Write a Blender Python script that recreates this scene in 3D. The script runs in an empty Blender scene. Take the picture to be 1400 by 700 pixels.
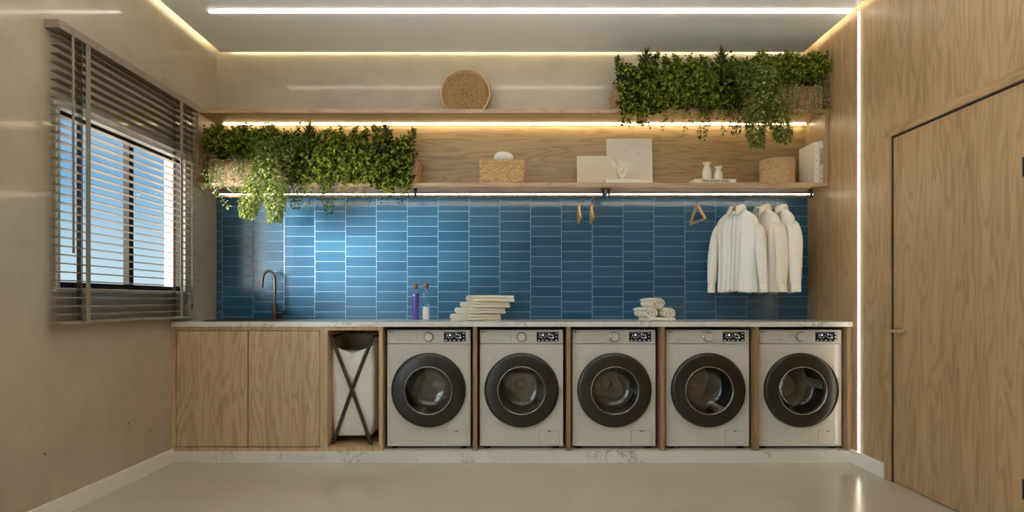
import bpy, bmesh, math, random
from mathutils import Vector, Matrix
R = math.radians
SC = bpy.context.scene
COL = SC.collection
RNG = random.Random(7)

# ------------------------------------------------------------------ materials
class NT:
    def __init__(s, tree): s.t = tree
    def n(s, typ, ins=None, **props):
        nd = s.t.nodes.new(typ)
        for k, v in props.items(): setattr(nd, k, v)
        if ins:
            for k, v in ins.items():
                sock = nd.inputs[k]
                if isinstance(v, bpy.types.NodeSocket): s.t.links.new(v, sock)
                else: sock.default_value = v
        return nd
    def math(s, op, a, b=None, c=None):
        d = {0: a}
        if b is not None: d[1] = b
        if c is not None: d[2] = c
        return s.n('ShaderNodeMath', d, operation=op).outputs[0]
    def ramp(s, fac, stops, interp='LINEAR'):
        nd = s.n('ShaderNodeValToRGB', {'Fac': fac})
        cr = nd.color_ramp; cr.interpolation = interp
        while len(cr.elements) < len(stops): cr.elements.new(0.5)
        for e, (p, c) in zip(cr.elements, stops):
            e.position = p; e.color = (*c, 1) if len(c) == 3 else c
        return nd.outputs['Color']
    def mix(s, fac, a, b, blend='MIX'):
        nd = s.n('ShaderNodeMix', data_type='RGBA', blend_type=blend)
        for k, v in ((0, fac), (6, a), (7, b)):
            if isinstance(v, bpy.types.NodeSocket): s.t.links.new(v, nd.inputs[k])
            else: nd.inputs[k].default_value = v if k == 0 else (*v[:3], 1)
        return nd.outputs[2]
    def maprange(s, v, a, b, c=0.0, d=1.0):
        return s.n('ShaderNodeMapRange', {0: v, 1: a, 2: b, 3: c, 4: d}).outputs[0]
    def noise(s, vec, scale, detail=2.0, rough=0.5, dist=0.0):
        return s.n('ShaderNodeTexNoise', {'Vector': vec, 'Scale': scale, 'Detail': detail, 'Roughness': rough, 'Distortion': dist}).outputs['Fac']
    def bump(s, h, strength, dist=0.01):
        return s.n('ShaderNodeBump', {'Height': h, 'Strength': strength, 'Distance': dist}).outputs['Normal']
    def mapping(s, vec, loc=(0, 0, 0), rot=(0, 0, 0), scale=(1, 1, 1)):
        return s.n('ShaderNodeMapping', {'Vector': vec, 'Location': loc, 'Rotation': rot, 'Scale': scale}).outputs[0]

def srgb(*c):
    return tuple(((x / 255) / 12.92 if x / 255 <= 0.04045 else ((x / 255 + 0.055) / 1.055) ** 2.4) for x in c)

def newmat(name, base=(.8, .8, .8), rough=.5, metal=0.0, **kw):
    m = bpy.data.materials.new(name); m.use_nodes = True
    nt = NT(m.node_tree); b = m.node_tree.nodes['Principled BSDF']
    b.inputs['Base Color'].default_value = (*base, 1)
    b.inputs['Roughness'].default_value = rough
    b.inputs['Metallic'].default_value = metal
    for k, v in kw.items(): b.inputs[k.replace('_', ' ')].default_value = v
    return m, nt, b

def plain(name, base, rough=.5, metal=0.0, var=0.06, nscale=30.0, bump=0.0, **kw):
    m, nt, b = newmat(name, base, rough, metal, **kw)
    tc = nt.n('ShaderNodeTexCoord').outputs['Object']
    f = nt.noise(tc, nscale, 3)
    lo = tuple(x * (1 - var) for x in base); hi = tuple(min(1, x * (1 + var)) for x in base)
    m.node_tree.links.new(nt.ramp(f, [(.3, lo), (.7, hi)]), b.inputs['Base Color'])
    if bump: m.node_tree.links.new(nt.bump(f, bump, .004), b.inputs['Normal'])
    return m

def wood(name, axis='Z', dark=(150, 118, 84), mid=(184, 152, 116), light=(198, 168, 132), rough=.42, seed=0.0, coat=0.0, plank=0.16, ring=24):
    """oak veneer; axis = direction of the grain (world)"""
    m, nt, b = newmat(name, rough=rough)
    L = m.node_tree.links
    pos = nt.n('ShaderNodeNewGeometry').outputs['Position']
    sep = nt.n('ShaderNodeSeparateXYZ', {0: pos})
    X, Y, Z = sep.outputs
    if axis == 'Z': u, v = nt.math('ADD', X, Y), Z
    elif axis == 'X': u, v = nt.math('ADD', nt.math('MULTIPLY', Y, 1.0), Z), X
    else: u, v = nt.math('ADD', X, Z), Y
    pk = nt.math('FLOOR', nt.math('DIVIDE', nt.math('ADD', u, seed), plank))
    rnd = nt.n('ShaderNodeTexWhiteNoise', {'W': pk}, noise_dimensions='1D').outputs['Value']
    off = nt.math('MULTIPLY', rnd, 3.1)
    vec = nt.n('ShaderNodeCombineXYZ', {0: nt.math('MULTIPLY', u, 8.5), 1: nt.math('MULTIPLY', nt.math('ADD', v, off), .95), 2: nt.math('ADD', nt.math('MULTIPLY', rnd, 9.0), seed)}).outputs[0]
    n1 = nt.noise(vec, 1.0, 2.0, .45, .25)
    rg = nt.math('MULTIPLY_ADD', nt.math('SINE', nt.math('MULTIPLY', n1, ring * 2.6)), .5, .5)
    rg = nt.math('POWER', rg, 2.2)
    fv = nt.n('ShaderNodeCombineXYZ', {0: nt.math('MULTIPLY', u, 170), 1: nt.math('MULTIPLY', v, 5.0), 2: seed}).outputs[0]
    fib = nt.noise(fv, 1.0, 3.0, .6)
    fv2 = nt.n('ShaderNodeCombineXYZ', {0: nt.math('MULTIPLY', u, 22), 1: nt.math('MULTIPLY', v, .8), 2: seed + 4}).outputs[0]
    band = nt.noise(fv2, 1.0, 2.0, .5)
    t = nt.math('ADD', nt.math('MULTIPLY', rg, .27), nt.math('ADD', nt.math('MULTIPLY', fib, .48), nt.math('MULTIPLY', band, .52)))
    t = nt.math('ADD', t, nt.math('MULTIPLY', nt.math('SUBTRACT', rnd, .5), .10))
    c = nt.ramp(t, [(.28, srgb(*light)), (.58, srgb(*mid)), (.98, srgb(*dark))])
    L.new(c, b.inputs['Base Color'])
    L.new(nt.bump(fib, .08, .002), b.inputs['Normal'])
    b.inputs['Coat Weight'].default_value = coat
    b.inputs['Coat Roughness'].default_value = .1
    return m

def concrete(name, base=(177, 166, 141), seed=0.0):
    m, nt, b = newmat(name, rough=.45)
    L = m.node_tree.links
    pos = nt.mapping(nt.n('ShaderNodeNewGeometry').outputs['Position'], loc=(seed, seed, seed))
    n1 = nt.noise(pos, .9, 4, .55, .3); n2 = nt.noise(pos, 6, 5, .6); n3 = nt.noise(pos, 60, 3, .6)
    t = nt.math('ADD', nt.math('MULTIPLY', n1, .6), nt.math('ADD', nt.math('MULTIPLY', n2, .3), nt.math('MULTIPLY', n3, .1)))
    lo = srgb(*[x * .91 for x in base]); hi = srgb(*[min(255, x * 1.08) for x in base])
    c = nt.ramp(t, [(.32, lo), (.68, hi)])
    vo = nt.n('ShaderNodeTexVoronoi', {'Vector': pos, 'Scale': 4.8, 'Randomness': 1.0})
    keep = nt.math('GREATER_THAN', nt.n('ShaderNodeSeparateColor', {0: vo.outputs['Color']}).outputs[0], .3)
    pit = nt.math('MULTIPLY', nt.maprange(vo.outputs['Distance'], .032, .046, 1.0, 0.0), keep)
    c = nt.mix(nt.math('MULTIPLY', pit, .92), c, srgb(70, 60, 48))
    L.new(c, b.inputs['Base Color'])
    L.new(nt.bump(nt.math('SUBTRACT', nt.math('MULTIPLY', n2, .2), pit), .15, .003), b.inputs['Normal'])
    b.inputs['Coat Weight'].default_value = .6
    b.inputs['Coat Roughness'].default_value = .09
    return m

def marble(name, base=(232, 228, 219), rough=.18):
    m, nt, b = newmat(name, rough=rough)
    L = m.node_tree.links
    pos = nt.mapping(nt.n('ShaderNodeNewGeometry').outputs['Position'], rot=(.3, .5, .6))
    w = nt.n('ShaderNodeTexNoise', {'Vector': pos, 'Scale': 2.4, 'Detail': 5.0}).outputs['Color']
    wv = nt.n('ShaderNodeVectorMath', {0: w, 1: (.9, .9, .9)}, operation='MULTIPLY').outputs[0]
    p2 = nt.n('ShaderNodeVectorMath', {0: pos, 1: wv}, operation='ADD').outputs[0]
    n = nt.noise(p2, 3.2, 4, .6)
    vein = nt.maprange(nt.math('ABSOLUTE', nt.math('SUBTRACT', n, .5)), 0.0, .03, 1.0, 0.0)
    patch = nt.maprange(nt.noise(pos, 3.0, 2), .45, .62)
    vein = nt.math('MULTIPLY', vein, patch)
    cl = nt.noise(p2, 1.6, 3)
    c = nt.ramp(cl, [(.3, srgb(*[x * .93 for x in base])), (.7, srgb(*base))])
    c = nt.mix(nt.math('MULTIPLY', vein, .6), c, srgb(135, 128, 118))
    L.new(c, b.inputs['Base Color'])
    return m

def tile_mat():
    m, nt, b = newmat('blue_glazed_tile', rough=.16)
    L = m.node_tree.links
    pos = nt.n('ShaderNodeNewGeometry').outputs['Position']
    X, Y, Z = nt.n('ShaderNodeSeparateXYZ', {0: pos}).outputs
    u = nt.math('DIVIDE', nt.math('ADD', X, 2.110), .2513)
    col = nt.math('FLOOR', u); fu = nt.math('SUBTRACT', u, col)
    par = nt.math('FLOORED_MODULO', col, 2.0)
    v = nt.math('ADD', nt.math('DIVIDE', nt.math('SUBTRACT', Z, 1.0605), .0819), nt.math('MULTIPLY', par, .5))
    row = nt.math('FLOOR', v); fv = nt.math('SUBTRACT', v, row)
    du = nt.math('MULTIPLY', nt.math('MINIMUM', fu, nt.math('SUBTRACT', 1.0, fu)), .2513)
    dv = nt.math('MULTIPLY', nt.math('MINIMUM', fv, nt.math('SUBTRACT', 1.0, fv)), .0819)
    d = nt.math('MINIMUM', du, dv)
    msk = nt.maprange(d, .0011, .0022)
    rn = nt.n('ShaderNodeTexWhiteNoise', {'Vector': nt.n('ShaderNodeCombineXYZ', {0: col, 1: row}).outputs[0]}, noise_dimensions='2D')
    tc = nt.ramp(rn.outputs['Value'], [(0, srgb(30, 74, 102)), (.5, srgb(36, 82, 110)), (1, srgb(42, 88, 116))])
    cl = nt.noise(pos, 9, 3)
    tc = nt.mix(nt.maprange(cl, .35, .7, 0, .25), tc, srgb(28, 70, 104))
    c = nt.mix(msk, srgb(128, 158, 176), tc)
    L.new(c, b.inputs['Base Color'])
    L.new(nt.math('MULTIPLY_ADD', msk, -.45, .65), b.inputs['Roughness'])
    tl = nt.n('ShaderNodeVectorMath', {0: rn.outputs['Color'], 1: (.5, .5, .5)}, operation='SUBTRACT').outputs[0]
    n = nt.noise(pos, 75, 2, .5)
    n2 = nt.noise(pos, 14, 2, .5)
    h = nt.math('ADD', nt.math('MULTIPLY', n, .5), nt.math('ADD', nt.math('MULTIPLY', n2, .6), nt.math('MULTIPLY', nt.maprange(d, .001, .004), .5)))
    L.new(nt.bump(h, .24, .0035), b.inputs['Normal'])
    return m

def emit(name, color, strength):
    m = bpy.data.materials.new(name); m.use_nodes = True
    nt = m.node_tree; nt.nodes.clear()
    e = nt.nodes.new('ShaderNodeEmission'); o = nt.nodes.new('ShaderNodeOutputMaterial')
    e.inputs[0].default_value = (*color, 1); e.inputs[1].default_value = strength
    nt.links.new(e.outputs[0], o.inputs[0])
    return m

def thin_glass(name, tint=(1, 1, 1), refl=1.0, rough=0.02, base=.04, edge=.6):
    m = bpy.data.materials.new(name); m.use_nodes = True
    nt = NT(m.node_tree); m.node_tree.nodes.clear()
    t = nt.n('ShaderNodeBsdfTransparent', {0: (*tint, 1)}).outputs[0]
    g = nt.n('ShaderNodeBsdfGlossy', {'Color': (refl, refl, refl, 1), 'Roughness': rough}).outputs[0]
    lw = nt.n('ShaderNodeLayerWeight', {'Blend': .5}).outputs['Facing']
    f = nt.math('ADD', nt.math('MULTIPLY', nt.math('POWER', lw, 4.0), edge), base)
    mx = nt.n('ShaderNodeMixShader', {0: f, 1: t, 2: g}).outputs[0]
    nt.n('ShaderNodeOutputMaterial', {0: mx})
    return m

def leaf_mat(name, c0, c1, c2, trans=.35):
    m = bpy.data.materials.new(name); m.use_nodes = True
    nt = NT(m.node_tree); m.node_tree.nodes.clear()
    rnd = nt.n('ShaderNodeNewGeometry').outputs['Random Per Island']
    c = nt.ramp(rnd, [(0, srgb(*c0)), (.55, srgb(*c1)), (1, srgb(*c2))])
    p = nt.n('ShaderNodeBsdfPrincipled', {'Base Color': c, 'Roughness': .45, 'Specular IOR Level': .4}).outputs[0]
    trans = .5
    tr = nt.n('ShaderNodeBsdfTranslucent', {'Color': c}).outputs[0]
    mx = nt.n('ShaderNodeMixShader', {0: trans, 1: p, 2: tr}).outputs[0]
    nt.n('ShaderNodeOutputMaterial', {0: mx})
    return m

def weave_mat(name, a, b_, c_, sx=60, rough=.7, soft=1.0):
    m, nt, b = newmat(name, rough=rough)
    tc = nt.n('ShaderNodeTexCoord').outputs['Object']
    f = nt.noise(tc, sx, 3, .65); g = nt.noise(tc, sx * 4, 2, .6)
    t = nt.math('ADD', nt.math('MULTIPLY', f, .6), nt.math('MULTIPLY', g, .4))
    t = nt.math('MULTIPLY_ADD', nt.math('SUBTRACT', t, .5), soft, .5)
    m.node_tree.links.new(nt.ramp(t, [(.33, srgb(*a)), (.5, srgb(*b_)), (.66, srgb(*c_))]), b.inputs['Base Color'])
    m.node_tree.links.new(nt.bump(g, .4, .003), b.inputs['Normal'])
    return m

def fabric(name, base, var=.05, wr=0.0):
    m, nt, b = newmat(name, base, .85)
    tc = nt.n('ShaderNodeTexCoord').outputs['Object']
    f = nt.noise(tc, 220, 2, .6); g = nt.noise(tc, 7, 3)
    t = nt.math('ADD', nt.math('MULTIPLY', f, .5), nt.math('MULTIPLY', g, .5))
    lo = tuple(x * (1 - var) for x in base); hi = tuple(min(1, x * (1 + var)) for x in base)
    m.node_tree.links.new(nt.ramp(t, [(.35, lo), (.65, hi)]), b.inputs['Base Color'])
    m.node_tree.links.new(nt.bump(nt.math('ADD', nt.math('MULTIPLY', f, .3), nt.math('MULTIPLY', g, wr)), .35, .006), b.inputs['Normal'])
    b.inputs['Sheen Weight'].default_value = .15
    return m

WARM = (1.0, .83, .50)
M = {}
LT = dict(dark=(143, 112, 77), mid=(172, 140, 102), light=(186, 155, 117))
M['oak'] = wood('oak_veneer_vertical', 'Z', **LT)
M['oak_door'] = wood('oak_veneer_door', 'Z', seed=3.7, **LT)
M['oak_cab'] = wood('oak_veneer_cabinet', 'Z', seed=8.2, plank=.14, dark=(160, 128, 94), mid=(194, 163, 127), light=(208, 179, 143))
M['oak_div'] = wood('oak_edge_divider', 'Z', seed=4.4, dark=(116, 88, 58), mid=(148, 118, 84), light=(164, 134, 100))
M['oak_h'] = wood('oak_veneer_shelf', 'X', seed=1.3, rough=.38, plank=.21, dark=(122, 98, 64), mid=(156, 129, 90), light=(172, 145, 106))
M['oak_hc'] = wood('oak_veneer_header', 'Y', seed=2.3, **LT)
M['oak_edge'] = wood('oak_edge_shelf', 'X', seed=5.3, rough=.22, dark=(146, 116, 86), mid=(174, 144, 110), light=(190, 162, 130))
M['concrete'] = concrete('varnished_concrete')
M['ceiling'] = plain('white_ceiling_paint', srgb(240, 241, 240), .35, var=.015, nscale=2)
M['paint'] = plain('white_paint', srgb(238, 234, 225), .45, var=.015)
M['front'] = plain('beige_wall_paint', srgb(170, 160, 142), .6, var=.02, nscale=2)
M['marble'] = marble('white_veined_marble')
M['marble_top'] = marble('white_marble_worktop', (226, 224, 218), .15)
M['tile'] = tile_mat()
M['floor'] = plain('polished_beige_resin', srgb(188, 180, 163), .2, var=.035, nscale=1.6)
M['bronze'] = plain('dark_bronze_metal', srgb(72, 62, 52), .35, .75, nscale=90)
M['rail'] = plain('bronze_rail_metal', srgb(110, 92, 70), .35, .7, nscale=90)
M['black'] = plain('black_metal', srgb(30, 28, 26), .4, .3)
M['hamper_leg'] = plain('dark_brown_metal', srgb(66, 57, 49), .45, .2)
M['frame'] = plain('dark_window_aluminium', srgb(34, 31, 29), .8, 0.0, Specular_IOR_Level=.1)
M['slat'] = plain('taupe_wood_slat', srgb(138, 124, 110), .6, var=.08, nscale=14)
M['tape'] = fabric('taupe_ladder_tape', srgb(128, 116, 100))
M['cord'] = plain('dark_blind_cord', srgb(66, 60, 54), .7)
M['glass'] = thin_glass('clear_window_glass', (.97, .98, .98), .3, .08, .01, .15)
m = bpy.data.materials.new('fill_frosted_glass'); m.use_nodes = True; nt = NT(m.node_tree); m.node_tree.nodes.clear()
nt.n('ShaderNodeOutputMaterial', {0: nt.n('ShaderNodeBsdfTranslucent', {'Color': (.50, .55, .58, 1)}).outputs[0]}); M['frosted'] = m
M['led_ceiling'] = emit('led_ceiling_line', (1.0, .92, .78), 13)
M['led_fill_up'] = emit('led_fill_uplight', (1.0, .97, .93), 64)
M['led_fill'] = emit('led_fill_line', (1.0, .91, .76), 26)
M['led_wall'] = emit('led_wall_line', (1.0, .88, .68), 9)
M['led_shelf'] = emit('led_shelf_line', WARM, 18)
M['led_rail'] = emit('led_rail_line', (1.0, .90, .70), 22)
M['led_cove'] = emit('led_cove_line', (1.0, .88, .64), 26)
M['machine'] = plain('white_enamel', srgb(204, 199, 190), .16, var=.012, nscale=4)
M['machine2'] = plain('white_plastic', srgb(200, 196, 190), .32, var=.012, nscale=4)
M['seam'] = plain('grey_seam', srgb(120, 116, 110), .5)
M['ring'] = plain('smoked_door_plastic', srgb(34, 29, 22), .3, nscale=6, var=.1)
M['bowl'] = thin_glass('smoked_bowl_glass', (.86, .83, .78), .9, .02, .10)
M['chrome'] = plain('chrome_trim', srgb(170, 165, 158), .18, 1.0)
M['drum'] = plain('steel_drum', srgb(186, 176, 160), .3, .25, nscale=40)
M['drumdark'] = plain('dark_steel_drum', srgb(92, 85, 76), .35, .3, nscale=40)
M['display'] = plain('black_display_glass', srgb(16, 15, 14), .12)
M['icon'] = emit('lit_display_icon', (.95, .97, 1.0), .6)
M['ink'] = plain('black_ink', srgb(30, 28, 27), .6)
M['canvas'] = fabric('cream_canvas_bag', srgb(240, 236, 226), .04, .8)
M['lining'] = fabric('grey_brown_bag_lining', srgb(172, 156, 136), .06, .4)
M['shirt'] = fabric('ivory_cotton', srgb(246, 243, 234), .03, .5)
M['shirt_b'] = fabric('cream_cotton', srgb(236, 228, 212), .03, .5)
M['shirt_c'] = fabric('pale_linen', srgb(240, 236, 226), .03, .5)
M['linen'] = fabric('cream_linen', srgb(240, 233, 212), .04, .6)
M['terry'] = fabric('cream_terry', srgb(238, 230, 212), .06, .3)
M['hanger'] = plain('light_beech', srgb(206, 166, 108), .4, var=.1, nscale=25)
M['wire'] = plain('steel_wire', srgb(150, 146, 140), .25, 1.0)
M['wicker'] = weave_mat('woven_rattan', (150, 114, 74), (200, 162, 114), (228, 196, 150), 30, soft=.45)
M['seagrass'] = weave_mat('woven_seagrass', (140, 108, 72), (194, 160, 116), (214, 184, 140), 40, soft=.4)
M['traywood'] = plain('bent_rattan_rim', srgb(212, 178, 134), .5, var=.1)
M['trayweave'] = weave_mat('tray_weave', (104, 76, 46), (160, 124, 80), (200, 166, 118), 60)
M['ceramic'] = plain('white_ceramic', srgb(226, 224, 218), .25, var=.01)
M['stone'] = plain('cream_stoneware', srgb(222, 212, 192), .5, var=.03)
M['plaster'] = plain('beige_plaster', srgb(212, 200, 172), .8, var=.04, nscale=60, bump=.25)
M['plaster_w'] = plain('ivory_plaster', srgb(234, 227, 208), .75, var=.02, nscale=28, bump=.6)
M['coral'] = plain('white_coral', srgb(250, 248, 240), .6)
M['book_w'] = plain('ivory_book_cloth', srgb(228, 222, 206), .6, var=.02)
M['book_g'] = plain('stone_book_cloth', srgb(212, 204, 188), .6, var=.02)
M['pages'] = plain('paper_pages', srgb(222, 212, 190), .85, var=.04, nscale=200)
M['planter'] = wood('oak_planter', 'X', seed=6.1, dark=(132, 96, 66), mid=(168, 128, 92), light=(184, 146, 108))
M['soil'] = plain('dark_soil', srgb(48, 36, 26), .95, var=.3, nscale=80, bump=.6)
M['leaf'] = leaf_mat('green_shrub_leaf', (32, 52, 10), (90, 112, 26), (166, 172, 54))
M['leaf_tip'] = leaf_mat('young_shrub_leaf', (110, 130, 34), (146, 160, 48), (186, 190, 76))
M['leaf_d'] = leaf_mat('dark_shrub_leaf', (26, 42, 12), (58, 80, 22), (112, 130, 40))
M['leaf_l'] = leaf_mat('pale_trailing_leaf', (120, 138, 78), (156, 170, 104), (198, 204, 150))
M['leaf_t'] = leaf_mat('sedum_leaf', (84, 102, 42), (146, 160, 82), (206, 212, 138))
M['leaf_f'] = leaf_mat('fern_frond', (92, 122, 44), (120, 150, 62), (150, 172, 84))
M['leaf_s'] = leaf_mat('spiky_leaf', (52, 62, 34), (80, 84, 50), (112, 116, 70))
M['stem'] = plain('brown_stem', srgb(92, 84, 48), .7)
M['cork'] = plain('walnut_stopper', srgb(108, 80, 56), .5, var=.15)
M['bottle'] = thin_glass('clear_bottle_glass', (.92, .95, .97), .8, .02, .05)
M['purple'] = plain('purple_liquid', srgb(84, 66, 158), .2, var=.04)
M['white_liq'] = plain('white_powder', srgb(236, 232, 224), .6, var=.02)
M['nickel'] = plain('satin_nickel', srgb(196, 186, 168), .3, .9)

# ------------------------------------------------------------------ mesh helpers
class MB:
    def __init__(s): s.v = []; s.f = []; s.mi = []; s.m = 0
    def add(s, vs, fs):
        o = len(s.v); s.v += [tuple(p) for p in vs]; s.f += [tuple(i + o for i in f) for f in fs]; s.mi += [s.m] * len(fs)
    def box(s, x0, x1, y0, y1, z0, z1, bev=0.0, mat=None):
        bm = bmesh.new(); bmesh.ops.create_cube(bm, size=1)
        for v in bm.verts:
            v.co = Vector(((x0 + x1) / 2 + v.co.x * (x1 - x0), (y0 + y1) / 2 + v.co.y * (y1 - y0), (z0 + z1) / 2 + v.co.z * (z1 - z0)))
        if bev: bmesh.ops.bevel(bm, geom=list(bm.edges), offset=bev, segments=2, affect='EDGES', profile=.6)
        if mat: bmesh.ops.transform(bm, matrix=mat, verts=bm.verts)
        bm.verts.index_update()
        s.add([v.co[:] for v in bm.verts], [[v.index for v in f.verts] for f in bm.faces]); bm.free()
    def loft(s, rings, closed=True, cap0=False, cap1=False):
        n = len(rings[0]); vs = [p for r in rings for p in r]; fs = []
        for i in range(len(rings) - 1):
            for j in range(n if closed else n - 1):
                k = (j + 1) % n
                fs.append((i * n + j, i * n + k, (i + 1) * n + k, (i + 1) * n + j))
        if cap0: fs.append(tuple(range(n - 1, -1, -1)))
        if cap1: fs.append(tuple(range((len(rings) - 1) * n, len(rings) * n)))
        s.add(vs, fs)
    def lathe(s, prof, n=32, origin=(0, 0, 0), axis='Z', cap0=False, cap1=False):
        rings = []
        for r, h in prof:
            ring = []
            for j in range(n):
                a = 2 * math.pi * j / n; c, q = r * math.cos(a), r * math.sin(a)
                if axis == 'Z': p = (c, q, h)
                elif axis == 'Y': p = (c, h, -q)
                else: p = (h, c, q)
                ring.append((p[0] + origin[0], p[1] + origin[1], p[2] + origin[2]))
            rings.append(ring)
        s.loft(rings, True, cap0, cap1)
    def tube(s, pts, rad, n=8, cap=True, flat=1.0):
        pts = [Vector(p) for p in pts]
        if not isinstance(rad, (list, tuple)): rad = [rad] * len(pts)
        rings = []; ref = None
        for i, p in enumerate(pts):
            t = (pts[min(i + 1, len(pts) - 1)] - pts[max(i - 1, 0)]).normalized()
            if ref is None:
                ref = Vector((0, 0, 1)) if abs(t.z) < .9 else Vector((0, 1, 0))
            a = ref - t * ref.dot(t); a.normalize(); b = t.cross(a); ref = a
            rings.append([tuple(p + (a * math.cos(2 * math.pi * j / n) + b * math.sin(2 * math.pi * j / n) * flat) * rad[i]) for j in range(n)])
        s.loft(rings, True, cap, cap)
    def build(s, name, mat, parent=None, smooth=False, loc=(0, 0, 0), rot=(0, 0, 0), auto=None):
        me = bpy.data.meshes.new(name); me.from_pydata(s.v, [], s.f); me.validate()
        bm = bmesh.new(); bm.from_mesh(me)
        if smooth is not None and len(s.f) < 60000 and not getattr(s, 'raw', False):
            bmesh.ops.recalc_face_normals(bm, faces=bm.faces)
        bm.to_mesh(me); bm.free()
        mats = mat if isinstance(mat, (list, tuple)) else [mat]
        for mm in mats: me.materials.append(mm)
        if len(mats) > 1:
            for p, i in zip(me.polygons, s.mi): p.material_index = i
        if smooth:
            for p in me.polygons: p.use_smooth = True
            if auto is not None: me.set_sharp_from_angle(angle=R(auto))
        o = bpy.data.objects.new(name, me); COL.objects.link(o)
        o.location = loc; o.rotation_euler = rot
        if parent: o.parent = parent
        return o

def tag(o, label, cat, group=None, kind=None):
    if label: o['label'] = label
    if cat: o['category'] = cat
    if group: o['group'] = group
    if kind: o['kind'] = kind
    return o
def thing(name, label, cat, loc=(0, 0, 0), rz=0.0, group=None, rot=None):
    o = bpy.data.objects.new(name, None); COL.objects.link(o)
    o.location = loc; o.rotation_euler = rot or (0, 0, rz); o.empty_display_size = .05
    return tag(o, label, cat, group)
def struct(o):
    o['kind'] = 'structure'; return o
def kids(o): return [c for c in bpy.data.objects if c.parent == o]
def dup(o, parent=None):
    c = o.copy(); COL.objects.link(c); c.parent = parent
    for k in kids(o): dup(k, c)
    return c
def text_into(mb, body, size, mat, extrude=.0004):
    cu = bpy.data.curves.new('lettering', 'FONT'); cu.body = body; cu.size = size; cu.extrude = extrude
    cu.align_x = 'CENTER'; cu.align_y = 'CENTER'; cu.resolution_u = 3; cu.offset = size * .018
    ob = bpy.data.objects.new('lettering', cu); COL.objects.link(ob)
    dg = bpy.context.evaluated_depsgraph_get(); ev = ob.evaluated_get(dg); me = ev.to_mesh()
    mb.add([tuple(mat @ v.co) for v in me.vertices], [tuple(p.vertices) for p in me.polygons])
    ev.to_mesh_clear(); bpy.data.objects.remove(ob); bpy.data.curves.remove(cu)

# ------------------------------------------------------------------ geometry of the place (metres; camera looks along +Y)
EYE, F = 1.145, 826.0
XW, YB = 2.41, 4.93            # side walls at +-XW, back wall
YF = 4.28                      # cabinet fronts
H, HT = 3.158, 3.36            # dropped ceiling, slab
Y0 = -2.2                      # wall behind the camera
WY0, WY1, WZ0, WZ1 = 3.19, 4.45, 1.20, 2.20     # window opening
WT = .14

# floor, walls, ceiling
b = MB(); b.box(-XW - WT, XW + .12, Y0, YB, -.06, 0); struct(b.build('floor', M['floor']))
b = MB(); b.box(-XW - WT, XW + WT, YB, YB + .12, -.06, HT); struct(b.build('wall_back', M['concrete']))
b = MB()
V0, V1, VZ0, VZ1 = -2.0, 1.6, .25, 2.7            # opening for the added fill window, out of view
for (y0, y1, z0, z1) in ((Y0, V0, -.06, HT), (V1, WY0, -.06, HT), (V0, V1, -.06, VZ0), (V0, V1, VZ1, HT), (WY1, YB, -.06, HT), (WY0, WY1, -.06, WZ0), (WY0, WY1, WZ1, HT)):
    b.box(-XW - WT, -XW, y0, y1, z0, z1)
struct(b.build('wall_left', M['concrete']))
DY0, DY1, DZ = 2.826, 3.84, 2.19
b = MB()
for (y0, y1, z0, z1) in ((Y0, DY0, -.06, HT), (DY1, YB, -.06, HT), (DY0, DY1, DZ, HT)):
    b.box(XW, XW + .12, y0, y1, z0, z1)
struct(b.build('wall_right', M['oak']))
b = MB(); b.box(-XW - WT, XW + .12, Y0 - .12, Y0, -.06, HT); struct(b.build('wall_front', M['front']))

w2 = bpy.data.objects.new('fill_window', None); COL.objects.link(w2); struct(w2)  # invented frosted window, an unseen source of soft daylight
b = MB()
for y in (V0 + .025, (V0 + V1) / 2, V1 - .025): b.box(-XW - .09, -XW - .03, y - .025, y + .025, VZ0, VZ1)
b.box(-XW - .09, -XW - .03, V0, V1, VZ0, VZ0 + .05); b.box(-XW - .09, -XW - .03, V0, V1, VZ1 - .05, VZ1)
b.build('window_frame', M['frame'], w2)
b = MB(); b.box(-XW - .066, -XW - .062, V0, V1, VZ0, VZ1); b.build('fill_frosted_pane', M['frosted'], w2)
GAP = .055
b = MB(); b.box(-XW + GAP, XW - GAP, Y0, YB - GAP, H, H + .03); struct(b.build('ceiling', M['ceiling']))
b = MB(); b.box(-XW - WT, XW + .12, Y0, YB + .12, HT, HT + .08); struct(b.build('trim_1', M['paint']))
def strip(name, label, x0, x1, y0, y1, z0, z1, mat):
    b = MB(); b.box(x0, x1, y0, y1, z0, z1)
    return tag(b.build(name, mat), label, 'light')
strip('light_strip', 'warm cove light strip tucked above the left edge of the ceiling', -XW + GAP + .012, -XW + GAP + .026, .2, YB - GAP - .05, H + .03, H + .042, M['led_cove'])
strip('light_strip', 'warm cove light strip tucked above the right edge of the ceiling', XW - GAP - .026, XW - GAP - .012, .2, YB - GAP - .05, H + .03, H + .042, M['led_cove'])
strip('light_strip', 'warm cove light strip along the back edge of the ceiling', -XW + GAP + .05, XW - GAP - .05, YB - GAP - .026, YB - GAP - .012, H + .03, H + .042, M['led_cove'])

def profile(name, label, led, boxes):
    t = thing(name, label, 'light', boxes[0][:3] if False else (0, 0, 0))
    return t
t = thing('light_profile', 'long white light line recessed across the ceiling', 'light', (.155, 4.19, H))
b = MB(); b.box(-2.255, 2.20, -.014, .014, -.003, 0); b.build('housing', M['paint'], t)
b = MB(); b.box(-2.255, 2.20, -.006, .006, -.011, -.003); b.build('diffuser', M['led_ceiling'], t)
t = thing('light_profile', 'vertical white light line on the oak wall beside the door', 'light', (XW, 4.19, .10))
b = MB(); b.box(-.003, 0, -.014, .014, 0, 3.055); b.build('housing', M['paint'], t)
b = MB(); b.box(-.008, -.003, -.008, .008, 0, 3.049); b.build('diffuser', M['led_wall'], t)

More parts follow.
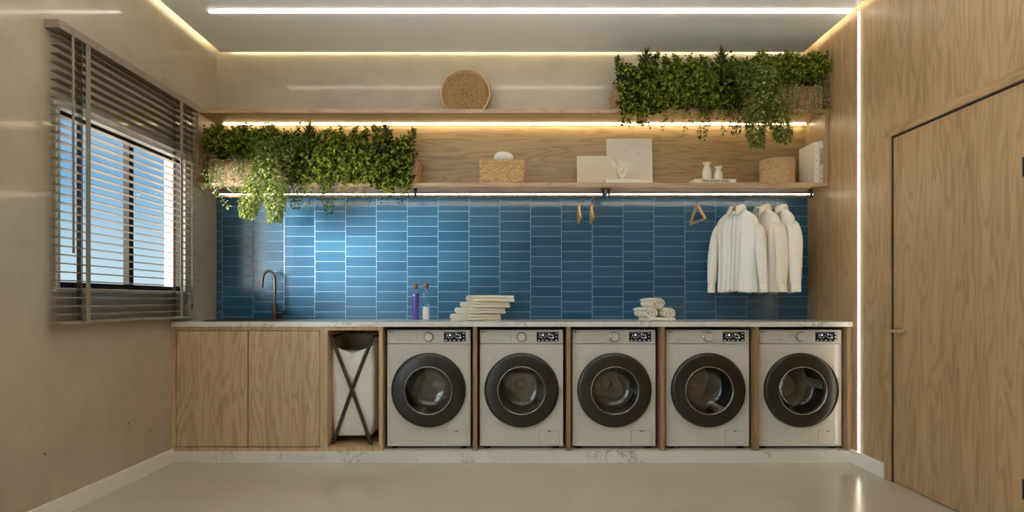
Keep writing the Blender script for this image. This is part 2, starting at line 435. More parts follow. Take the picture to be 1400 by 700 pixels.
for yy, lb in ((.9, 'unseen light line added as fill across the ceiling ahead of the camera'), (-.9, 'unseen light line added as fill across the ceiling behind the camera')):  # extra lines out of view, added to brighten the room
    t = thing('light_profile', lb, 'light', (0, yy, H))
    b = MB(); b.box(-2.2, 2.2, -.014, .014, -.003, 0); b.build('housing', M['paint'], t)
    b = MB(); b.box(-2.2, 2.2, -.010, .010, -.009, -.003); b.build('diffuser', M['led_fill'], t)

t = thing('fill_uplight', 'unseen suspended uplight added to brighten the ceiling', 'light', (0, 2.6, 2.60))  # made-up lamp above the frame that lifts the ceiling brightness
b = MB(); b.box(-2.0, 2.0, -.03, .03, -.03, .0, .003); b.build('housing', M['paint'], t)
b = MB(); b.box(-1.98, 1.98, -.025, .025, 0, .006); b.build('diffuser', M['led_fill_up'], t)
for x in (-1.6, 0, 1.6):
    b = MB(); b.tube([(x, 0, .006), (x, 0, H - 2.60)], .0015, 6); b.build('suspension_wire', M['wire'], t)

# baseboards
b = MB(); b.box(-XW, -XW + .015, Y0, YF, 0, .10, .002); struct(b.build('baseboard_left', M['paint']))
b = MB(); b.box(XW - .015, XW, 3.905, YF, 0, .10, .002); struct(b.build('baseboard_right', M['paint']))

# window 1
w1 = bpy.data.objects.new('window_1', None); COL.objects.link(w1); struct(w1)
b = MB(); e = .018
x0, x1 = -XW - WT, -XW + .012
b.box(x0, x1 - .001, WY0, WY0 + e, WZ0, WZ1); b.box(x0, x1 - .001, WY1 - e, WY1, WZ0, WZ1)
b.box(x0, x1, WY0 - .012, WY1 + .012, WZ1 - e, WZ1 + .004); b.box(x0, x1 + .010, WY0 - .02, WY1 + .035, WZ0 - .004, WZ0 + e)
b.build('window_lining', M['paint'], w1)
b = MB(); fx0, fx1 = -XW - .045, -XW - .012; q = .032
b.box(fx0, fx1, WY0 + e, WY0 + e + q, WZ0 + e, WZ1 - e); b.box(fx0, fx1, WY1 - e - q, WY1 - e, WZ0 + e, WZ1 - e)
b.box(fx0, fx1, WY0 + e, WY1 - e, WZ0 + e, WZ0 + e + q); b.box(fx0, fx1, WY0 + e, WY1 - e, WZ1 - e - q, WZ1 - e)
b.build('window_frame', M['frame'], w1)
b = MB(); b.box(fx0, fx1 + .004, 3.815, 3.86, WZ0 + e + q, WZ1 - e - q); b.build('mullion', M['frame'], w1)
b = MB(); b.box(-XW - .032, -XW - .027, WY0 + e, WY1 - e, WZ0 + e, WZ1 - e); b.build('glass_pane', M['glass'], w1)

# venetian blind
BY0, BY1 = 3.12, 4.50
SX0, SX1 = -2.385, -2.337
t = thing('venetian_blind', 'taupe wooden venetian blind hanging open over the left wall window', 'blind', (-2.36, 3.81, 1.02))
ox, oy, oz = -2.36, 3.81, 1.02
def rel(mb): mb.v = [(x - ox, y - oy, z - oz) for x, y, z in mb.v]; return mb
b = MB(); b.box(-XW + .001, SX1 + .006, BY0 - .01, BY1 + .01, 2.555, 2.60, .003); rel(b).build('headrail', M['slat'], t)
b = MB(); b.box(SX0, SX1, BY0, BY1, 1.022, 1.040, .003); rel(b).build('bottom_rail', M['slat'], t)
ns = 33; pitch = (2.53 - 1.04 - .0) / ns
me = None
for i in range(ns):
    z = 1.04 + pitch * (i + .75)
    if me is None:
        b = MB(); prof = [(-.024, -.0005), (-.012, .0018), (0, .0026), (.012, .0018), (.024, -.0005)]
        ring = [(x, 0, zz + .0015) for x, zz in prof] + [(x, 0, zz - .0015) for x, zz in reversed(prof)]
        b.loft([[(x, BY0 - oy, zz) for x, _, zz in ring], [(x, BY1 - oy, zz) for x, _, zz in ring]], True, True, True)
        o = b.build('slat', M['slat'], t); me = o.data
    else:
        o = bpy.data.objects.new('slat', me); COL.objects.link(o); o.parent = t
    o.location = ((SX0 + SX1) / 2 - ox, 0, z - oz)
for yy in (3.33, 4.27):
    b = MB(); b.box(SX1 + .0005, SX1 + .0025, yy - .018, yy + .018, 1.03, 2.56); rel(b).build('ladder_tape', M['tape'], t)
    b = MB(); b.box(SX0 - .0025, SX0 - .0005, yy - .018, yy + .018, 1.03, 2.56); rel(b).build('ladder_tape', M['tape'], t)
b = MB(); b.tube([(SX1 + .012, 3.20, 2.555), (SX1 + .012, 3.205, 1.40)], .006, 8); rel(b).build('tilt_wand', M['slat'], t)
for yy, zb in ((3.275, 1.03), (4.32, 1.17), (4.40, 1.13)):
    b = MB(); b.tube([(SX1 + .006, yy, 2.555), (SX1 + .006, yy + .002, zb)], .0022, 6)
    if zb > 1.05: b.lathe([(.002, zb), (.006, zb - .01), (.007, zb - .035), (.001, zb - .04)], 10, (SX1 + .006, yy + .002, 0))
    rel(b).build('pull_cord', M['cord'], t)

# door in the right wall
d = bpy.data.objects.new('door_1', None); COL.objects.link(d); struct(d); d.location = (XW, DY1, 0)
b = MB(); b.box(.008, .046, DY0 + .004 - DY1, -.010, .006, DZ - .010, .001); b.build('door_leaf', M['oak_door'], d)
hd = MB(); hd.lathe([(.0, -.008), (.022, -.008), (.024, 0), (.024, .006)], 24, (0, -.095, .963), 'X'); hobj = hd.build('rose', M['nickel'], d, True, auto=40)
hd = MB(); hd.tube([(0, -.095, .963), (-.056, -.095, .963)], .009, 12)
hd.tube([(-.055, -.080, .963), (-.057, -.10, .963), (-.057, -.16, .963), (-.055, -.225, .963)], [.0085, .009, .008, .007], 12)
hd.build('door_lever', M['nickel'], d, True, auto=40)
for z in (.262, 1.776):
    b = MB(); b.tube([(-.008, DY0 - DY1 + .006, z - .045), (-.008, DY0 - DY1 + .006, z + .045)], .009, 12); b.box(-.004, .006, DY0 - DY1 + .004, DY0 - DY1 + .024, z - .045, z + .045)
    b.build('hinge', M['black'], d)
b = MB(); b.box(XW - .006, XW, DY0 - .06, DY1 + .062, DZ + .002, DZ + .058, .0015); struct(b.build('trim_2', M['oak_hc']))
b = MB(); b.box(XW - .006, XW, DY1 + .002, DY1 + .062, 0, DZ + .002, .0015); struct(b.build('trim_3', M['oak']))
b = MB(); b.box(XW + .05, XW + .07, DY0, DY1, 0, DZ); b.box(XW + .004, XW + .05, DY1 - .0095, DY1 - .0005, 0, DZ); b.box(XW + .004, XW + .05, DY0, DY1 - .0095, DZ - .0095, DZ - .0005); struct(b.build('door_gap_shade', M['black']))  # black backing and strips put in to darken the door gap like shade

# tiled splashback
b = MB(); b.box(-XW + .001, XW - .001, YB - .006, YB, 1.0, 2.02); struct(b.build('trim_5', M['tile']))

# wall shelf -------------------------------------------------------------
SY = 4.60
t = thing('wall_shelf', 'long oak wall shelf with lit back spanning above the blue tiles', 'shelf', (0, YB, 2.02))
def relbox(bx, bev=.0015):
    b = MB(); b.box(bx[0], bx[1], bx[2] - YB, bx[3] - YB, bx[4] - 2.02, bx[5] - 2.02, bev); return b
XS = XW - .002
relbox((-XS, XS, SY, YB, 2.579, 2.61)).build('top_board', M['oak_edge'], t)
relbox((-XS, XS, SY, YB, 2.02, 2.049)).build('bottom_board', M['oak_edge'], t)
relbox((-XS, -XS + .024, SY, YB, 2.049, 2.579)).build('side_panel', M['oak'], t)
relbox((XS - .024, XS, SY, YB, 2.049, 2.579)).build('side_panel', M['oak'], t)
relbox((-XS + .024, XS - .024, YB - .012, YB, 2.049, 2.579), 0).build('back_panel', M['oak_h'], t)
relbox((-2.33, 2.37, 4.872, 4.884, 2.5715, 2.579), 0).build('light_strip', M['led_shelf'], t)

# clothes rails ------------------------------------------------------------
RY, RZ = 4.70, 1.976
def rail(label, x0, x1, brs):
    t = thing('clothes_rail', label, 'clothes rail', ((x0 + x1) / 2, RY, RZ))
    c = (x0 + x1) / 2
    b = MB(); b.box(x0 - c, x1 - c, -.011, .011, -.024, -.0045, .003); b.box(x0 - c, x1 - c, -.010, .010, .0035, .0065, .001); b.build('rail_bar', M['rail'], t)
    b = MB(); b.box(x0 - c, x1 - c, -.009, .009, -.0045, .0035); b.build('diffuser', M['led_rail'], t)
    for x in brs:
        b = MB(); b.box(x - c - .009, x - c + .009, -.016, .016, -.028, .040, .002); b.box(x - c - .02, x - c + .02, -.025, .025, .040, .044)
        b.build('bracket', M['bronze'], t)
    return t
rail('long lit clothes rail under the left part of the shelf', -2.29, .716, (-2.28, -.75, .708))
rail('short lit clothes rail holding the shirts under the right part of the shelf', .742, 2.335, (.752, 2.322))

# base units ------------------------------------------------------------
b = MB(); b.box(-XW + .001, XW - .001, YF, YB, 0, .085); tag(b.build('plinth', M['marble']), 'white veined marble plinth under the cabinets and machines', 'plinth')
CT = 1.0
sx0, sx1, sy0, sy1 = -2.24, -1.72, 4.40, 4.80
b = MB()
b.box(-XW + .001, sx0, YF - .012, YB - .007, CT - .034, CT); b.box(sx1, XW - .001, YF - .012, YB - .007, CT - .034, CT)
b.box(sx0, sx1, YF - .012, sy0, CT - .034, CT); b.box(sx0, sx1, sy1, YB - .007, CT - .034, CT)
tag(b.build('countertop', M['marble_top']), 'long white marble countertop above the cabinets and washing machines', 'countertop')

def unit(name, label, x0, x1):
    t = thing(name, label, 'cabinet', ((x0 + x1) / 2, YF, .085))
    w = (x1 - x0) / 2; h = CT - .034 - .085; dp = YB - .01 - YF; th = .026
    b = MB(); b.box(-w, -w + th, 0, dp, 0, h); b.box(w - th, w, 0, dp, 0, h)
    b.box(-w + th, w - th, 0, dp, 0, th); b.box(-w + th, w - th, 0, dp, h - th, h); b.box(-w + th, w - th, dp - .012, dp, th, h - th)
    b.build('carcass', M['oak_cab'], t)
    return t, w, h, th
def X(px, y=YF): return (px - 700) * y / F
t, w, h, th = unit('sink_cabinet', 'oak sink cabinet with two flat doors at the left end', -XW + .001, X(442.5))
for s in (-1, 1):
    b = MB(); xa, xb = (-w + th + .005, -.0035) if s < 0 else (.0035, w - th - .005)
    b.box(xa, xb, .003, .022, th + .005, h - th - .005, .0015); b.build('door', M['oak_cab'], t)
t, w, h, th = unit('open_cabinet', 'narrow open oak cabinet niche around the laundry hamper', X(442.5) + .001, X(523))
for px, lb in ((649.3, 'oak divider panel between the first and second washing machines from the left'), (777.5, 'oak divider panel between the second and third washing machines from the left'),
               (906, 'oak divider panel between the third and fourth washing machines from the left'), (1034.5, 'oak divider panel between the fourth and fifth washing machines from the left')):
    b = MB(); b.box(-.0145, .0145, 0, YB - .01 - YF, 0, CT - .034 - .085, .0012)
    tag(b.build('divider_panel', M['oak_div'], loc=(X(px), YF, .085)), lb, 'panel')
b = MB(); b.box(-.016, .016, 0, YB - .01 - YF, 0, CT - .034 - .085, .0012)
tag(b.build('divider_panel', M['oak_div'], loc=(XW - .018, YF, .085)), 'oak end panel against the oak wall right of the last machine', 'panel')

# sink and faucet
t = thing('sink', 'dark bronze sink set into the countertop beside the window', 'sink', ((sx0 + sx1) / 2, (sy0 + sy1) / 2, CT))
w, dd = (sx1 - sx0) / 2, (sy1 - sy0) / 2
def rr(hx, hy, r, z, n=6):
    out = []
    for cx, cy, a0 in ((hx - r, hy - r, 0), (-hx + r, hy - r, 90), (-hx + r, -hy + r, 180), (hx - r, -hy + r, 270)):
        for i in range(n): a = R(a0 + 90 * i / (n - 1)); out.append((cx + r * math.cos(a), cy + r * math.sin(a), z))
    return out
b = MB(); b.loft([rr(w + .012, dd + .012, .03, .0), rr(w + .012, dd + .012, .03, .006), rr(w - .012, dd - .012, .03, .007), rr(w - .016, dd - .016, .03, .0)]); b.build('rim', M['bronze'], t)
b = MB(); b.loft([rr(w - .016, dd - .016, .03, .0), rr(w - .022, dd - .022, .04, -.12), rr(w - .05, dd - .05, .04, -.15)], cap1=True); b.build('basin', M['bronze'], t)
b = MB(); b.lathe([(.03, -.149), (.03, -.146), (.012, -.145), (.0, -.146)], 20); b.build('drain', M['chrome'], t, True)
t = thing('faucet', 'tall dark bronze gooseneck faucet standing behind the sink', 'faucet', (X(376, 4.85), 4.85, CT))
b = MB(); b.lathe([(.024, 0), (.024, .006), (.0205, .008), (.0205, .125), (.018, .13), (.0, .13)], 24, cap0=True); b.build('faucet_body', M['bronze'], t, True, auto=35)
pts = [(0, 0, .12), (0, 0, .20), (-.002, 0, .30)]
for i in range(9):
    a = R(180 * i / 8 * .93); pts.append((-.046 + .044 * math.cos(a), -.02 * (i / 8), .325 + .062 * math.sin(a)))
pts.append((-.094, -.026, .27)); 
b = MB(); b.tube(pts, .0105, 12); b.tube([(-.0935, -.026, .285), (-.096, -.026, .255)], .0125, 12); b.build('spout', M['bronze'], t, True, auto=50)
b = MB(); b.tube([(.015, 0, .052), (.062, -.004, .053)], .0145, 14); b.tube([(.055, -.004, .053), (.08, -.004, .053)], .0155, 14); b.build('faucet_handle', M['bronze'], t, True, auto=40)

# ------------------------------------------------------------------ washing machines
MY = 4.335   # plane of the machine fronts
def make_machine():
    t = thing('washing_machine', '', 'washing machine')
    W, HH, D = .30, .855, .54; z0 = .022
    z1 = HH - .10; CZ = .425; HR = .205
    b = MB()     # shell without the front
    b.box(-W, W, D - .01, D, z0, HH); b.box(-W, -W + .006, .012, D, z0, HH); b.box(W - .006, W, .012, D, z0, HH); b.box(-W, W, .012, D, HH - .006, HH); b.box(-W, W, .012, D, z0, z0 + .006)
    n = 72; inner = []; outer = []; inn2 = []; out2 = []
    for i in range(n):
        a = 2 * math.pi * i / n; c, s = math.cos(a), math.sin(a)
        hx = W - .003
        zz1 = z1 - .0015 - CZ; zz0 = CZ - z0
        k = min(hx / abs(c) if abs(c) > 1e-6 else 9, (zz1 / s if s > 1e-6 else 9), (zz0 / -s if s < -1e-6 else 9))
        outer.append((k * c, 0, CZ + k * s)); out2.append((k * c * 1.004, .014, CZ + k * s))
        inner.append((HR * c, 0, CZ + HR * s)); inn2.append((HR * c, .03, CZ + HR * s))
    # snap corners
    for cx, cz in ((hx, z1 - .0015), (-hx, z1 - .0015), (hx, z0), (-hx, z0)):
        j = min(range(n), key=lambda i: (outer[i][0] - cx) ** 2 + (outer[i][2] - cz) ** 2)
        outer[j] = (cx, 0, cz); out2[j] = (cx, .014, cz)
    b.loft([inn2, inner, outer, out2]); b.build('body', M['machine'], t)
    b = MB(); b.box(-W + .003, W - .003, -.002, .014, z1 + .0015, HH, .004); b.build('control_panel', M['machine2'], t)
    b = MB(); b.box(-W + .006, -.083, -.005, -.001, z1 + .006, HH - .005, .0018)
    dr = b.build('detergent_drawer', M['machine2'], t)
    b = MB(); b.box(-W + .075, -W + .165, -.0058, -.005, z1 + .030, z1 + .0325); b.box(-W + .06, -W + .18, -.0058, -.005, z1 + .022, z1 + .0232); b.build('drawer_grip', M['seam'], dr)
    b = MB(); b.lathe([(0, 0), (.006, 0)], 16, (-W + .022, -.0056, HH - .014), 'Y')
    text_into(b, 'LG', .013, Matrix.Translation((-W + .041, -.0054, HH - .014)) @ Matrix.Rotation(R(90), 4, 'X')); b.build('logo', M['ink'], dr)
    b = MB(); b.lathe([(.034, .0), (.034, -.006), (.030, -.008)], 32, (0, -.002, HH - .050), 'Y'); dl = b.build('dial', M['chrome'], t, True, auto=35)
    b = MB(); b.lathe([(.029, -.006), (.029, -.024), (.027, -.027), (0, -.028)], 32, (0, -.002, HH - .050), 'Y'); b.build('dial_cap', M['machine2'], dl, True, auto=35)
    dx0, dx1, dz0, dz1 = .108, .265, HH - .083, HH - .014
    b = MB(); b.box(dx0, dx1, -.004, -.001, dz0, dz1, .001); ds = b.build('display', M['display'], t)
    b = MB(); rg = random.Random(3)
    def dot(x, z, wx, wz): b.box(dx0 + x - wx * .8, dx0 + x + wx * .8, -.0046, -.004, dz0 + z - wz * .75, dz0 + z + wz * .75)
    for k in range(8): dot(.012 + .0125 * k, .0615, .0028, .0016)
    for k, (x, z, wx, wz) in enumerate(((.045, .046, .010, .009), (.089, .050, .006, .006), (.025, .045, .003, .007), (.105, .048, .003, .006), (.117, .046, .003, .005), (.118, .029, .006, .007), (.100, .026, .012, .0022), (.034, .028, .003, .004), (.058, .028, .003, .004),
            (.018, .030, .003, .002), (.085, .033, .004, .002), (.142, .058, .007, .0025), (.142, .034, .006, .0025), (.142, .009, .008, .003), (.016, .009, .010, .002), (.045, .0075, .006, .002), (.075, .009, .010, .0018), (.108, .009, .007, .0025), (.045, .018, .002, .003), (.070, .040, .002, .006))):
        dot(x, z, wx, wz)
    b.build('display_icons', M['icon'], ds)
    # door
    b = MB(); b.lathe([(.258, .001), (.2655, -.003), (.2665, -.016), (.2645, -.026), (.258, -.032), (.240, -.036), (.205, -.041), (.178, -.044), (.171, -.044), (.1695, -.036), (.185, .0)], 72, (0, 0, CZ), 'Y')
    dr = b.build('door', M['ring'], t, True, auto=50)
    b = MB(); b.lathe([(.1725, -.043), (.171, -.0465), (.1675, -.046), (.167, -.040)], 64, (0, 0, CZ), 'Y'); b.build('glass_rim', M['chrome'], dr, True)
    b = MB(); b.lathe([(.169, -.042), (.164, -.040), (.158, -.028), (.148, .01), (.138, .045), (.130, .062), (.118, .072), (.09, .080), (.05, .084), (0.001, .085)], 64, (0, 0, CZ), 'Y'); b.build('glass_bowl', M['bowl'], dr, True)
    # drum
    b = MB(); b.lathe([(.205, .03), (.222, .06), (.222, .36), (.20, .372), (.001, .374)], 48, (0, 0, 0), 'Y'); dm = b.build('drum', M['drumdark'], t, True, auto=40, loc=(0, 0, CZ))
    b = MB()
    ring = []
    for r_, y in ((.125, .372), (.12, .352), (.09, .345), (.045, .342)):
        ring.append([((r_ * (1 + .16 * math.cos(3 * a) * (r_ / .125))) * math.cos(a), y, (r_ * (1 + .16 * math.cos(3 * a) * (r_ / .125))) * math.sin(a)) for a in [2 * math.pi * i / 48 for i in range(48)]])
    b.loft(ring); b.lathe([(.045, .342), (.048, .33), (.040, .322), (.032, .33), (.028, .342), (.0, .344)], 32, (0, 0, 0), 'Y'); b.build('drum_back', M['drum'], dm, True, auto=40)
    for k in range(3):
        a = R(120 * k + 30); b = MB()
        pr = [(-.034, .0), (-.02, .03), (-.006, .045), (.006, .045), (.02, .03), (.034, 0)]
        rings = []
        for y in (.09, .11, .32, .35):
            sc = .4 if y in (.09, .35) else 1
            rings.append([((.222 - h_ * sc) * math.cos(a) - q_ * math.sin(a), y, (.222 - h_ * sc) * math.sin(a) + q_ * math.cos(a)) for q_, h_ in pr])
        b.loft(rings, False); b.build('lifter', M['drum'], dm, True)
    # filter flap
    b = MB(); fx0, fx1, fz0, fz1 = .125, .272, z0 + .008, z0 + .112; g = .0014
    b.box(fx0, fx1, -.0012, .002, fz1 - g, fz1); b.box(fx0, fx1, -.0012, .002, fz0, fz0 + g); b.box(fx0, fx0 + g, -.0012, .002, fz0, fz1); b.box(fx1 - g, fx1, -.0012, .002, fz0, fz1)
    fl = b.build('filter_flap_gap', M['seam'], t)
    b = MB(); b.box(fx0 + g, fx1 - g, -.002, .002, fz0 + g, fz1 - g, .0008); fl2 = b.build('filter_flap', M['machine'], t)
    b = MB(); b.box((fx0 + fx1) / 2 - .012, (fx0 + fx1) / 2 + .012, -.0028, -.001, fz1 - .010, fz1 - .002, .0008); b.build('flap_catch', M['seam'], fl2)
    # pressed creases beside the door
    for s in (-1, 1):
        b = MB(); b.tube([(s * .150, -.0004, z1 - .03), (s * .185, -.0004, z1 - .075), (s * .215, -.0004, z1 - .13)], .0012, 6); b.build('pressed_line', M['machine2'], t)
    for sx in (-1, 1):
        for y in (.05, .48):
            b = MB(); b.lathe([(.022, 0), (.024, .006), (.018, .022)], 16, (sx * .25, y, 0), cap0=True); b.build('foot', M['black'], t, True, auto=40)
    return t
m0 = make_machine()
cx = [586.3, 713, 839.5, 967.3, 1094]
mlab = ['white front loading washing machine nearest the laundry hamper, leftmost of the five', 'white front loading washing machine second from the left, below the folded linen stack',
        'white front loading washing machine in the middle of the row of five', 'white front loading washing machine second from the right, below the rolled towels',
        'white front loading washing machine at the right end beside the oak wall']
for i, px in enumerate(cx):
    o = m0 if i == 0 else dup(m0)
    o.location = ((px - 700) * MY / F, MY, .085)
    tag(o, mlab[i], 'washing machine', 'washing machines under the countertop')
    for k in kids(o):
        if k.name.startswith('drum'): k.rotation_euler = (0, R([20, 75, 160, 200, 265][i]), 0)

# ------------------------------------------------------------------ laundry hamper
hx = X(484, 4.42)
t = thing('laundry_hamper', 'cream canvas laundry hamper on black crossed legs inside the open niche', 'hamper', (hx, 4.36, .112))
for y, nm in ((.004, 'front'), (.34, 'back')):
    for s in (-1, 1):
        b = MB(); b.tube([(s * .150, y + (.008 * s), .785), (0, y + .008 * s, .40), (-s * .142, y + .008 * s, .0)], .0135, 12)
        b.build('leg', M['hamper_leg'], t, True, auto=40)
for z, y0, y1, s in ((.778, -.002, .35, 1), (.778, -.002, .35, -1)):
    b = MB(); b.tube([(s * .150, y0, z), (s * .150, y1, z)], .009, 8); b.build('crossbar', M['hamper_leg'], t, True, auto=40)
def bagring(z, hx_, hy, dip=0.0, r=.03, wob=0.0):
    out = []
    pts = rr(hx_, hy, r, z, 5); m = []
    n = len(pts)
    for i in range(n):
        p, q_ = pts[i], pts[(i + 1) % n]
        k = 6 if (Vector(p) - Vector(q_)).length > .08 else 1
        for j in range(k):
            f = j / k; x, y = p[0] + (q_[0] - p[0]) * f, p[1] + (q_[1] - p[1]) * f
            front = y < 0
            zz = z - (dip * (1 - min(1, abs(x) / hx_) ) if front else 0) + (0.07 * dip / .06 if (not front and dip) else 0)
            s_ = 1 + wob * math.sin(x * 60 + z * 31) * .5
            out.append((x * s_, y + .17 + wob * .05 * math.sin(x * 45 + z * 50), zz))
    return out
b = MB(); b.loft([bagring(.055, .13, .13, r=.04), bagring(.07, .146, .14, wob=.03), bagring(.2, .153, .145, wob=.05), bagring(.4, .156, .148, wob=.04), bagring(.55, .156, .15, wob=.03), bagring(.66, .150, .15), bagring(.71, .148, .15, .06)], cap0=True)
bg = b.build('bag', M['canvas'], t, True)
so = bg.modifiers.new('cloth_thickness', 'SOLIDIFY'); so.thickness = .004; so.offset = -1
b = MB(); b.loft([bagring(.10, .145, .138), bagring(.5, .149, .142), bagring(.68, .143, .143), bagring(.708, .141, .143, .058)]); b.build('bag_lining', M['lining'], t, True)
b = MB(); b.loft([bagring(.485, .1585, .1535), bagring(.49, .1595, .1545), bagring(.55, .1590, .1535), bagring(.66, .1525, .1535), bagring(.711, .1495, .1525, .06), bagring(.714, .147, .149, .06)]); b.build('bag_cuff', M['canvas'], t, True)

# ------------------------------------------------------------------ things on the counter
for px, nm, lab, mat, z0, z1 in ((568.3, 'soap_bottle', 'slim glass bottle of purple liquid standing on the counter', 'purple', .006, .205), (582.5, 'soap_bottle', 'slim glass bottle half full of white powder standing on the counter', 'white_liq', .006, .105)):
    t = thing(nm, lab, 'bottle', ((px - 700) * 4.6 / F, 4.6, CT))
    b = MB(); b.lathe([(.0, 0), (.026, 0), (.0285, .004), (.0285, .205), (.025, .222), (.015, .236), (.0135, .246)], 28); b.build('bottle_glass', M['bottle'], t, True, auto=40)
    b = MB(); b.lathe([(.0, z0), (.0255, z0), (.0258, z0 + .003), (.0258, z1), (0, z1)], 28); o = b.build('contents', M[mat], t, True, auto=40)
    b = MB(); b.lathe([(.0, .236), (.012, .236), (.012, .246), (.018, .248), (.0205, .262), (.019, .278), (.010, .287), (0, .288)], 24); b.build('stopper', M['cork'], t, True, auto=50)

def ribbon(mb, line, half, n_ax, L, jitter, seed):
    """cloth: closed profile (list of (x,z)) extruded along y over length L, with soft rumpling"""
    rg = random.Random(seed); ph = [rg.uniform(0, 6) for _ in range(6)]
    rings = []
    for i in range(n_ax + 1):
        y = -L / 2 + L * i / n_ax
        e = 1 - .006 * (abs(2 * i / n_ax - 1) > .95)
        ring = []
        for k, (x, z) in enumerate(line):
            ring.append((x * e + jitter * math.sin(y * 23 + ph[0] + z * 40), y + jitter * 1.3 * math.sin(x * 31 + ph[1] + z * 120), z + jitter * .7 * math.sin(y * 17 + x * 13 + ph[2])))
        rings.append(ring)
    mb.loft(rings, True, True, True)
def offset_path(path, th):
    """2D path -> closed outline of a thick ribbon"""
    P = [Vector((p[0], p[1])) for p in path]; a, c = [], []
    for i, p in enumerate(P):
        d = (P[min(i + 1, len(P) - 1)] - P[max(i - 1, 0)]).normalized(); n = Vector((-d.y, d.x))
        a.append(p + n * th / 2); c.append(p - n * th / 2)
    return [(p.x, p.y) for p in a] + [(p.x, p.y) for p in reversed(c)]
def fold_path(depth, th, layers, seed):
    """snake of layers: x from -depth/2 (front, folded) to depth/2"""
    rg = random.Random(seed); pts = []; z = th / 2
    r = th * .52; x0, x1 = -depth / 2 + r, depth / 2 - r
    for l in range(layers):
        xs = [x0 + (x1 - x0) * i / 12 for i in range(13)]
        if l % 2 == 0: xs.reverse()
        pts += [(x, z) for x in xs]
        if l < layers - 1:
            s = -1 if l % 2 == 0 else 1; xe = xs[-1]
            for i in range(1, 6):
                a = R(180 * i / 6); pts.append((xe + s * r * math.sin(a) * 1.2, z + r * (1 - math.cos(a))))
        z += 2 * r
    return pts
specs = [(639, 36, .052, 'bottom'), (641.5, 30, .046, 'second from the bottom'), (644.5, 24, .044, 'third from the bottom'), (647.5, 17, .050, 'topmost')]
z = CT
for i, (pxc, ang, hh, nm) in enumerate(specs):
    L_, W_ = .30 + .004 * i, .25
    th = hh / 4.3
    path = fold_path(W_, th, 4, i); out = offset_path(path, th * .93)
    b = MB(); ribbon(b, out, 0, 14, L_, .0022, 11 + i)
    # profile x (depth, folded edge at -x) -> local y ; extrusion -> local x
    b.v = [(y, x, zz) for x, y, zz in b.v]
    zmin = min(v[2] for v in b.v); b.v = [(x, y, zz - zmin) for x, y, zz in b.v]; zm = max(v[2] for v in b.v)
    cxw, cyw = (pxc - 700) * 4.47 / F, 4.47
    a = R(ang)
    c = Vector((cxw, cyw)) + Vector((L_ / 2 * math.cos(a) - W_ / 2 * math.sin(a), L_ / 2 * math.sin(a) + W_ / 2 * math.cos(a)))
    o = b.build('folded_linen', M['linen'], None, True, loc=(c.x, c.y, z), rot=(0, 0, a), auto=60)
    tag(o, f'cream folded linen, {nm} piece in the stack of four on the counter', 'folded linen', 'folded linen stack')
    z += zm - .0006

def spiral(rx, rz, turns, th, n=90):
    pts = []
    for i in range(n):
        f = i / (n - 1); a = 2 * math.pi * turns * f - 1.2; k = .12 + .88 * f - .5 * th / rx
        pts.append((rx * k * math.cos(a), rz * k * math.sin(a)))
    return pts
def roll(label, px, yd, z, rx, rz, ang, L_, seed):
    b = MB(); out = offset_path(spiral(rx, rz, 2.6, .016), .0105)
    ribbon(b, out, 0, 10, L_, .002, seed)
    zmin = min(v[2] for v in b.v); b.v = [(x, y + L_ / 2, zz - zmin) for x, y, zz in b.v]
    o = b.build('rolled_towel', M['terry'], None, True, loc=((px - 700) * yd / F, yd, z), rot=(0, 0, R(ang)), auto=60)
    return tag(o, label, 'towel', 'rolled towels')
path = fold_path(.2, .012, 2, 3); out = offset_path(path, .0112)
b = MB(); ribbon(b, out, 0, 10, .21, .001, 5); b.v = [(y, x, zz) for x, y, zz in b.v]; zmin = min(v[2] for v in b.v); b.v = [(x, y, zz - zmin) for x, y, zz in b.v]; zt = max(v[2] for v in b.v)
tag(b.build('folded_towel', M['terry'], None, True, loc=(1.095, 4.585, CT), rot=(0, 0, R(11)), auto=60), 'flat folded cream towel under the three rolled towels', 'towel')
roll('rolled cream towel at the lower left of the pyramid on the counter', 890.5, 4.49, CT + zt - .001, .066, .043, 15, .2, 1)
roll('rolled cream towel at the lower right of the pyramid on the counter', 914.8, 4.49, CT + zt - .001, .064, .042, 12, .2, 2)
roll('rolled cream towel on top of the pyramid on the counter', 899.5, 4.485, CT + zt + .068, .069, .044, 13, .2, 3)

# ------------------------------------------------------------------ hangers and shirts
def hanger_parts(t, half, drop, z0=-.078):
    """local x along the hanger, origin at the rail"""
    b = MB()
    z1 = z0 - drop
    for s in (-1, 1):
        pts = [(0, 0, z0)] + [(s * half * f, -.006 * math.sin(f * 3.1), z0 + (z1 - z0) * (f ** 1.05)) for f in (.15, .35, .55, .75, .92, 1.0)]
        b.tube(pts, [.013, .0145, .0145, .0135, .0125, .0115, .009], 10, flat=.7)
    b.build('hanger_arms', M['hanger'], t, True, auto=50)
    b = MB(); b.tube([(-half * .97, 0, z1 + .002), (half * .97, 0, z1 + .002)], .0085, 10); b.build('trouser_bar', M['hanger'], t, True, auto=50)
    b = MB(); pts = [(0, 0, z0 + .005), (0, 0, -.045), (0, .012, -.034)]
    for i in range(9):
        a = R(-40 + 250 * i / 8); pts.append((0, .0195 * math.cos(a), -.008 + .0245 * math.sin(a)))
    b.tube(pts, .0022, 6); b.build('hook', M['wire'], t, True)
def hanger(label, x, ang, half=.19, drop=.135, z0=-.078):
    t = thing('clothes_hanger', label, 'hanger', (x, RY, RZ), -R(ang), 'wooden clothes hangers on the rail')
    hanger_parts(t, half, drop, z0); return t
K = RY / F
hanger('empty wooden hanger on the rail, leftmost of the pair below the art panels', 92.5 * K, 93, .17, .125)
hanger('empty wooden hanger on the rail, right one of the pair below the art panels', 109.5 * K, 94, .17, .125)
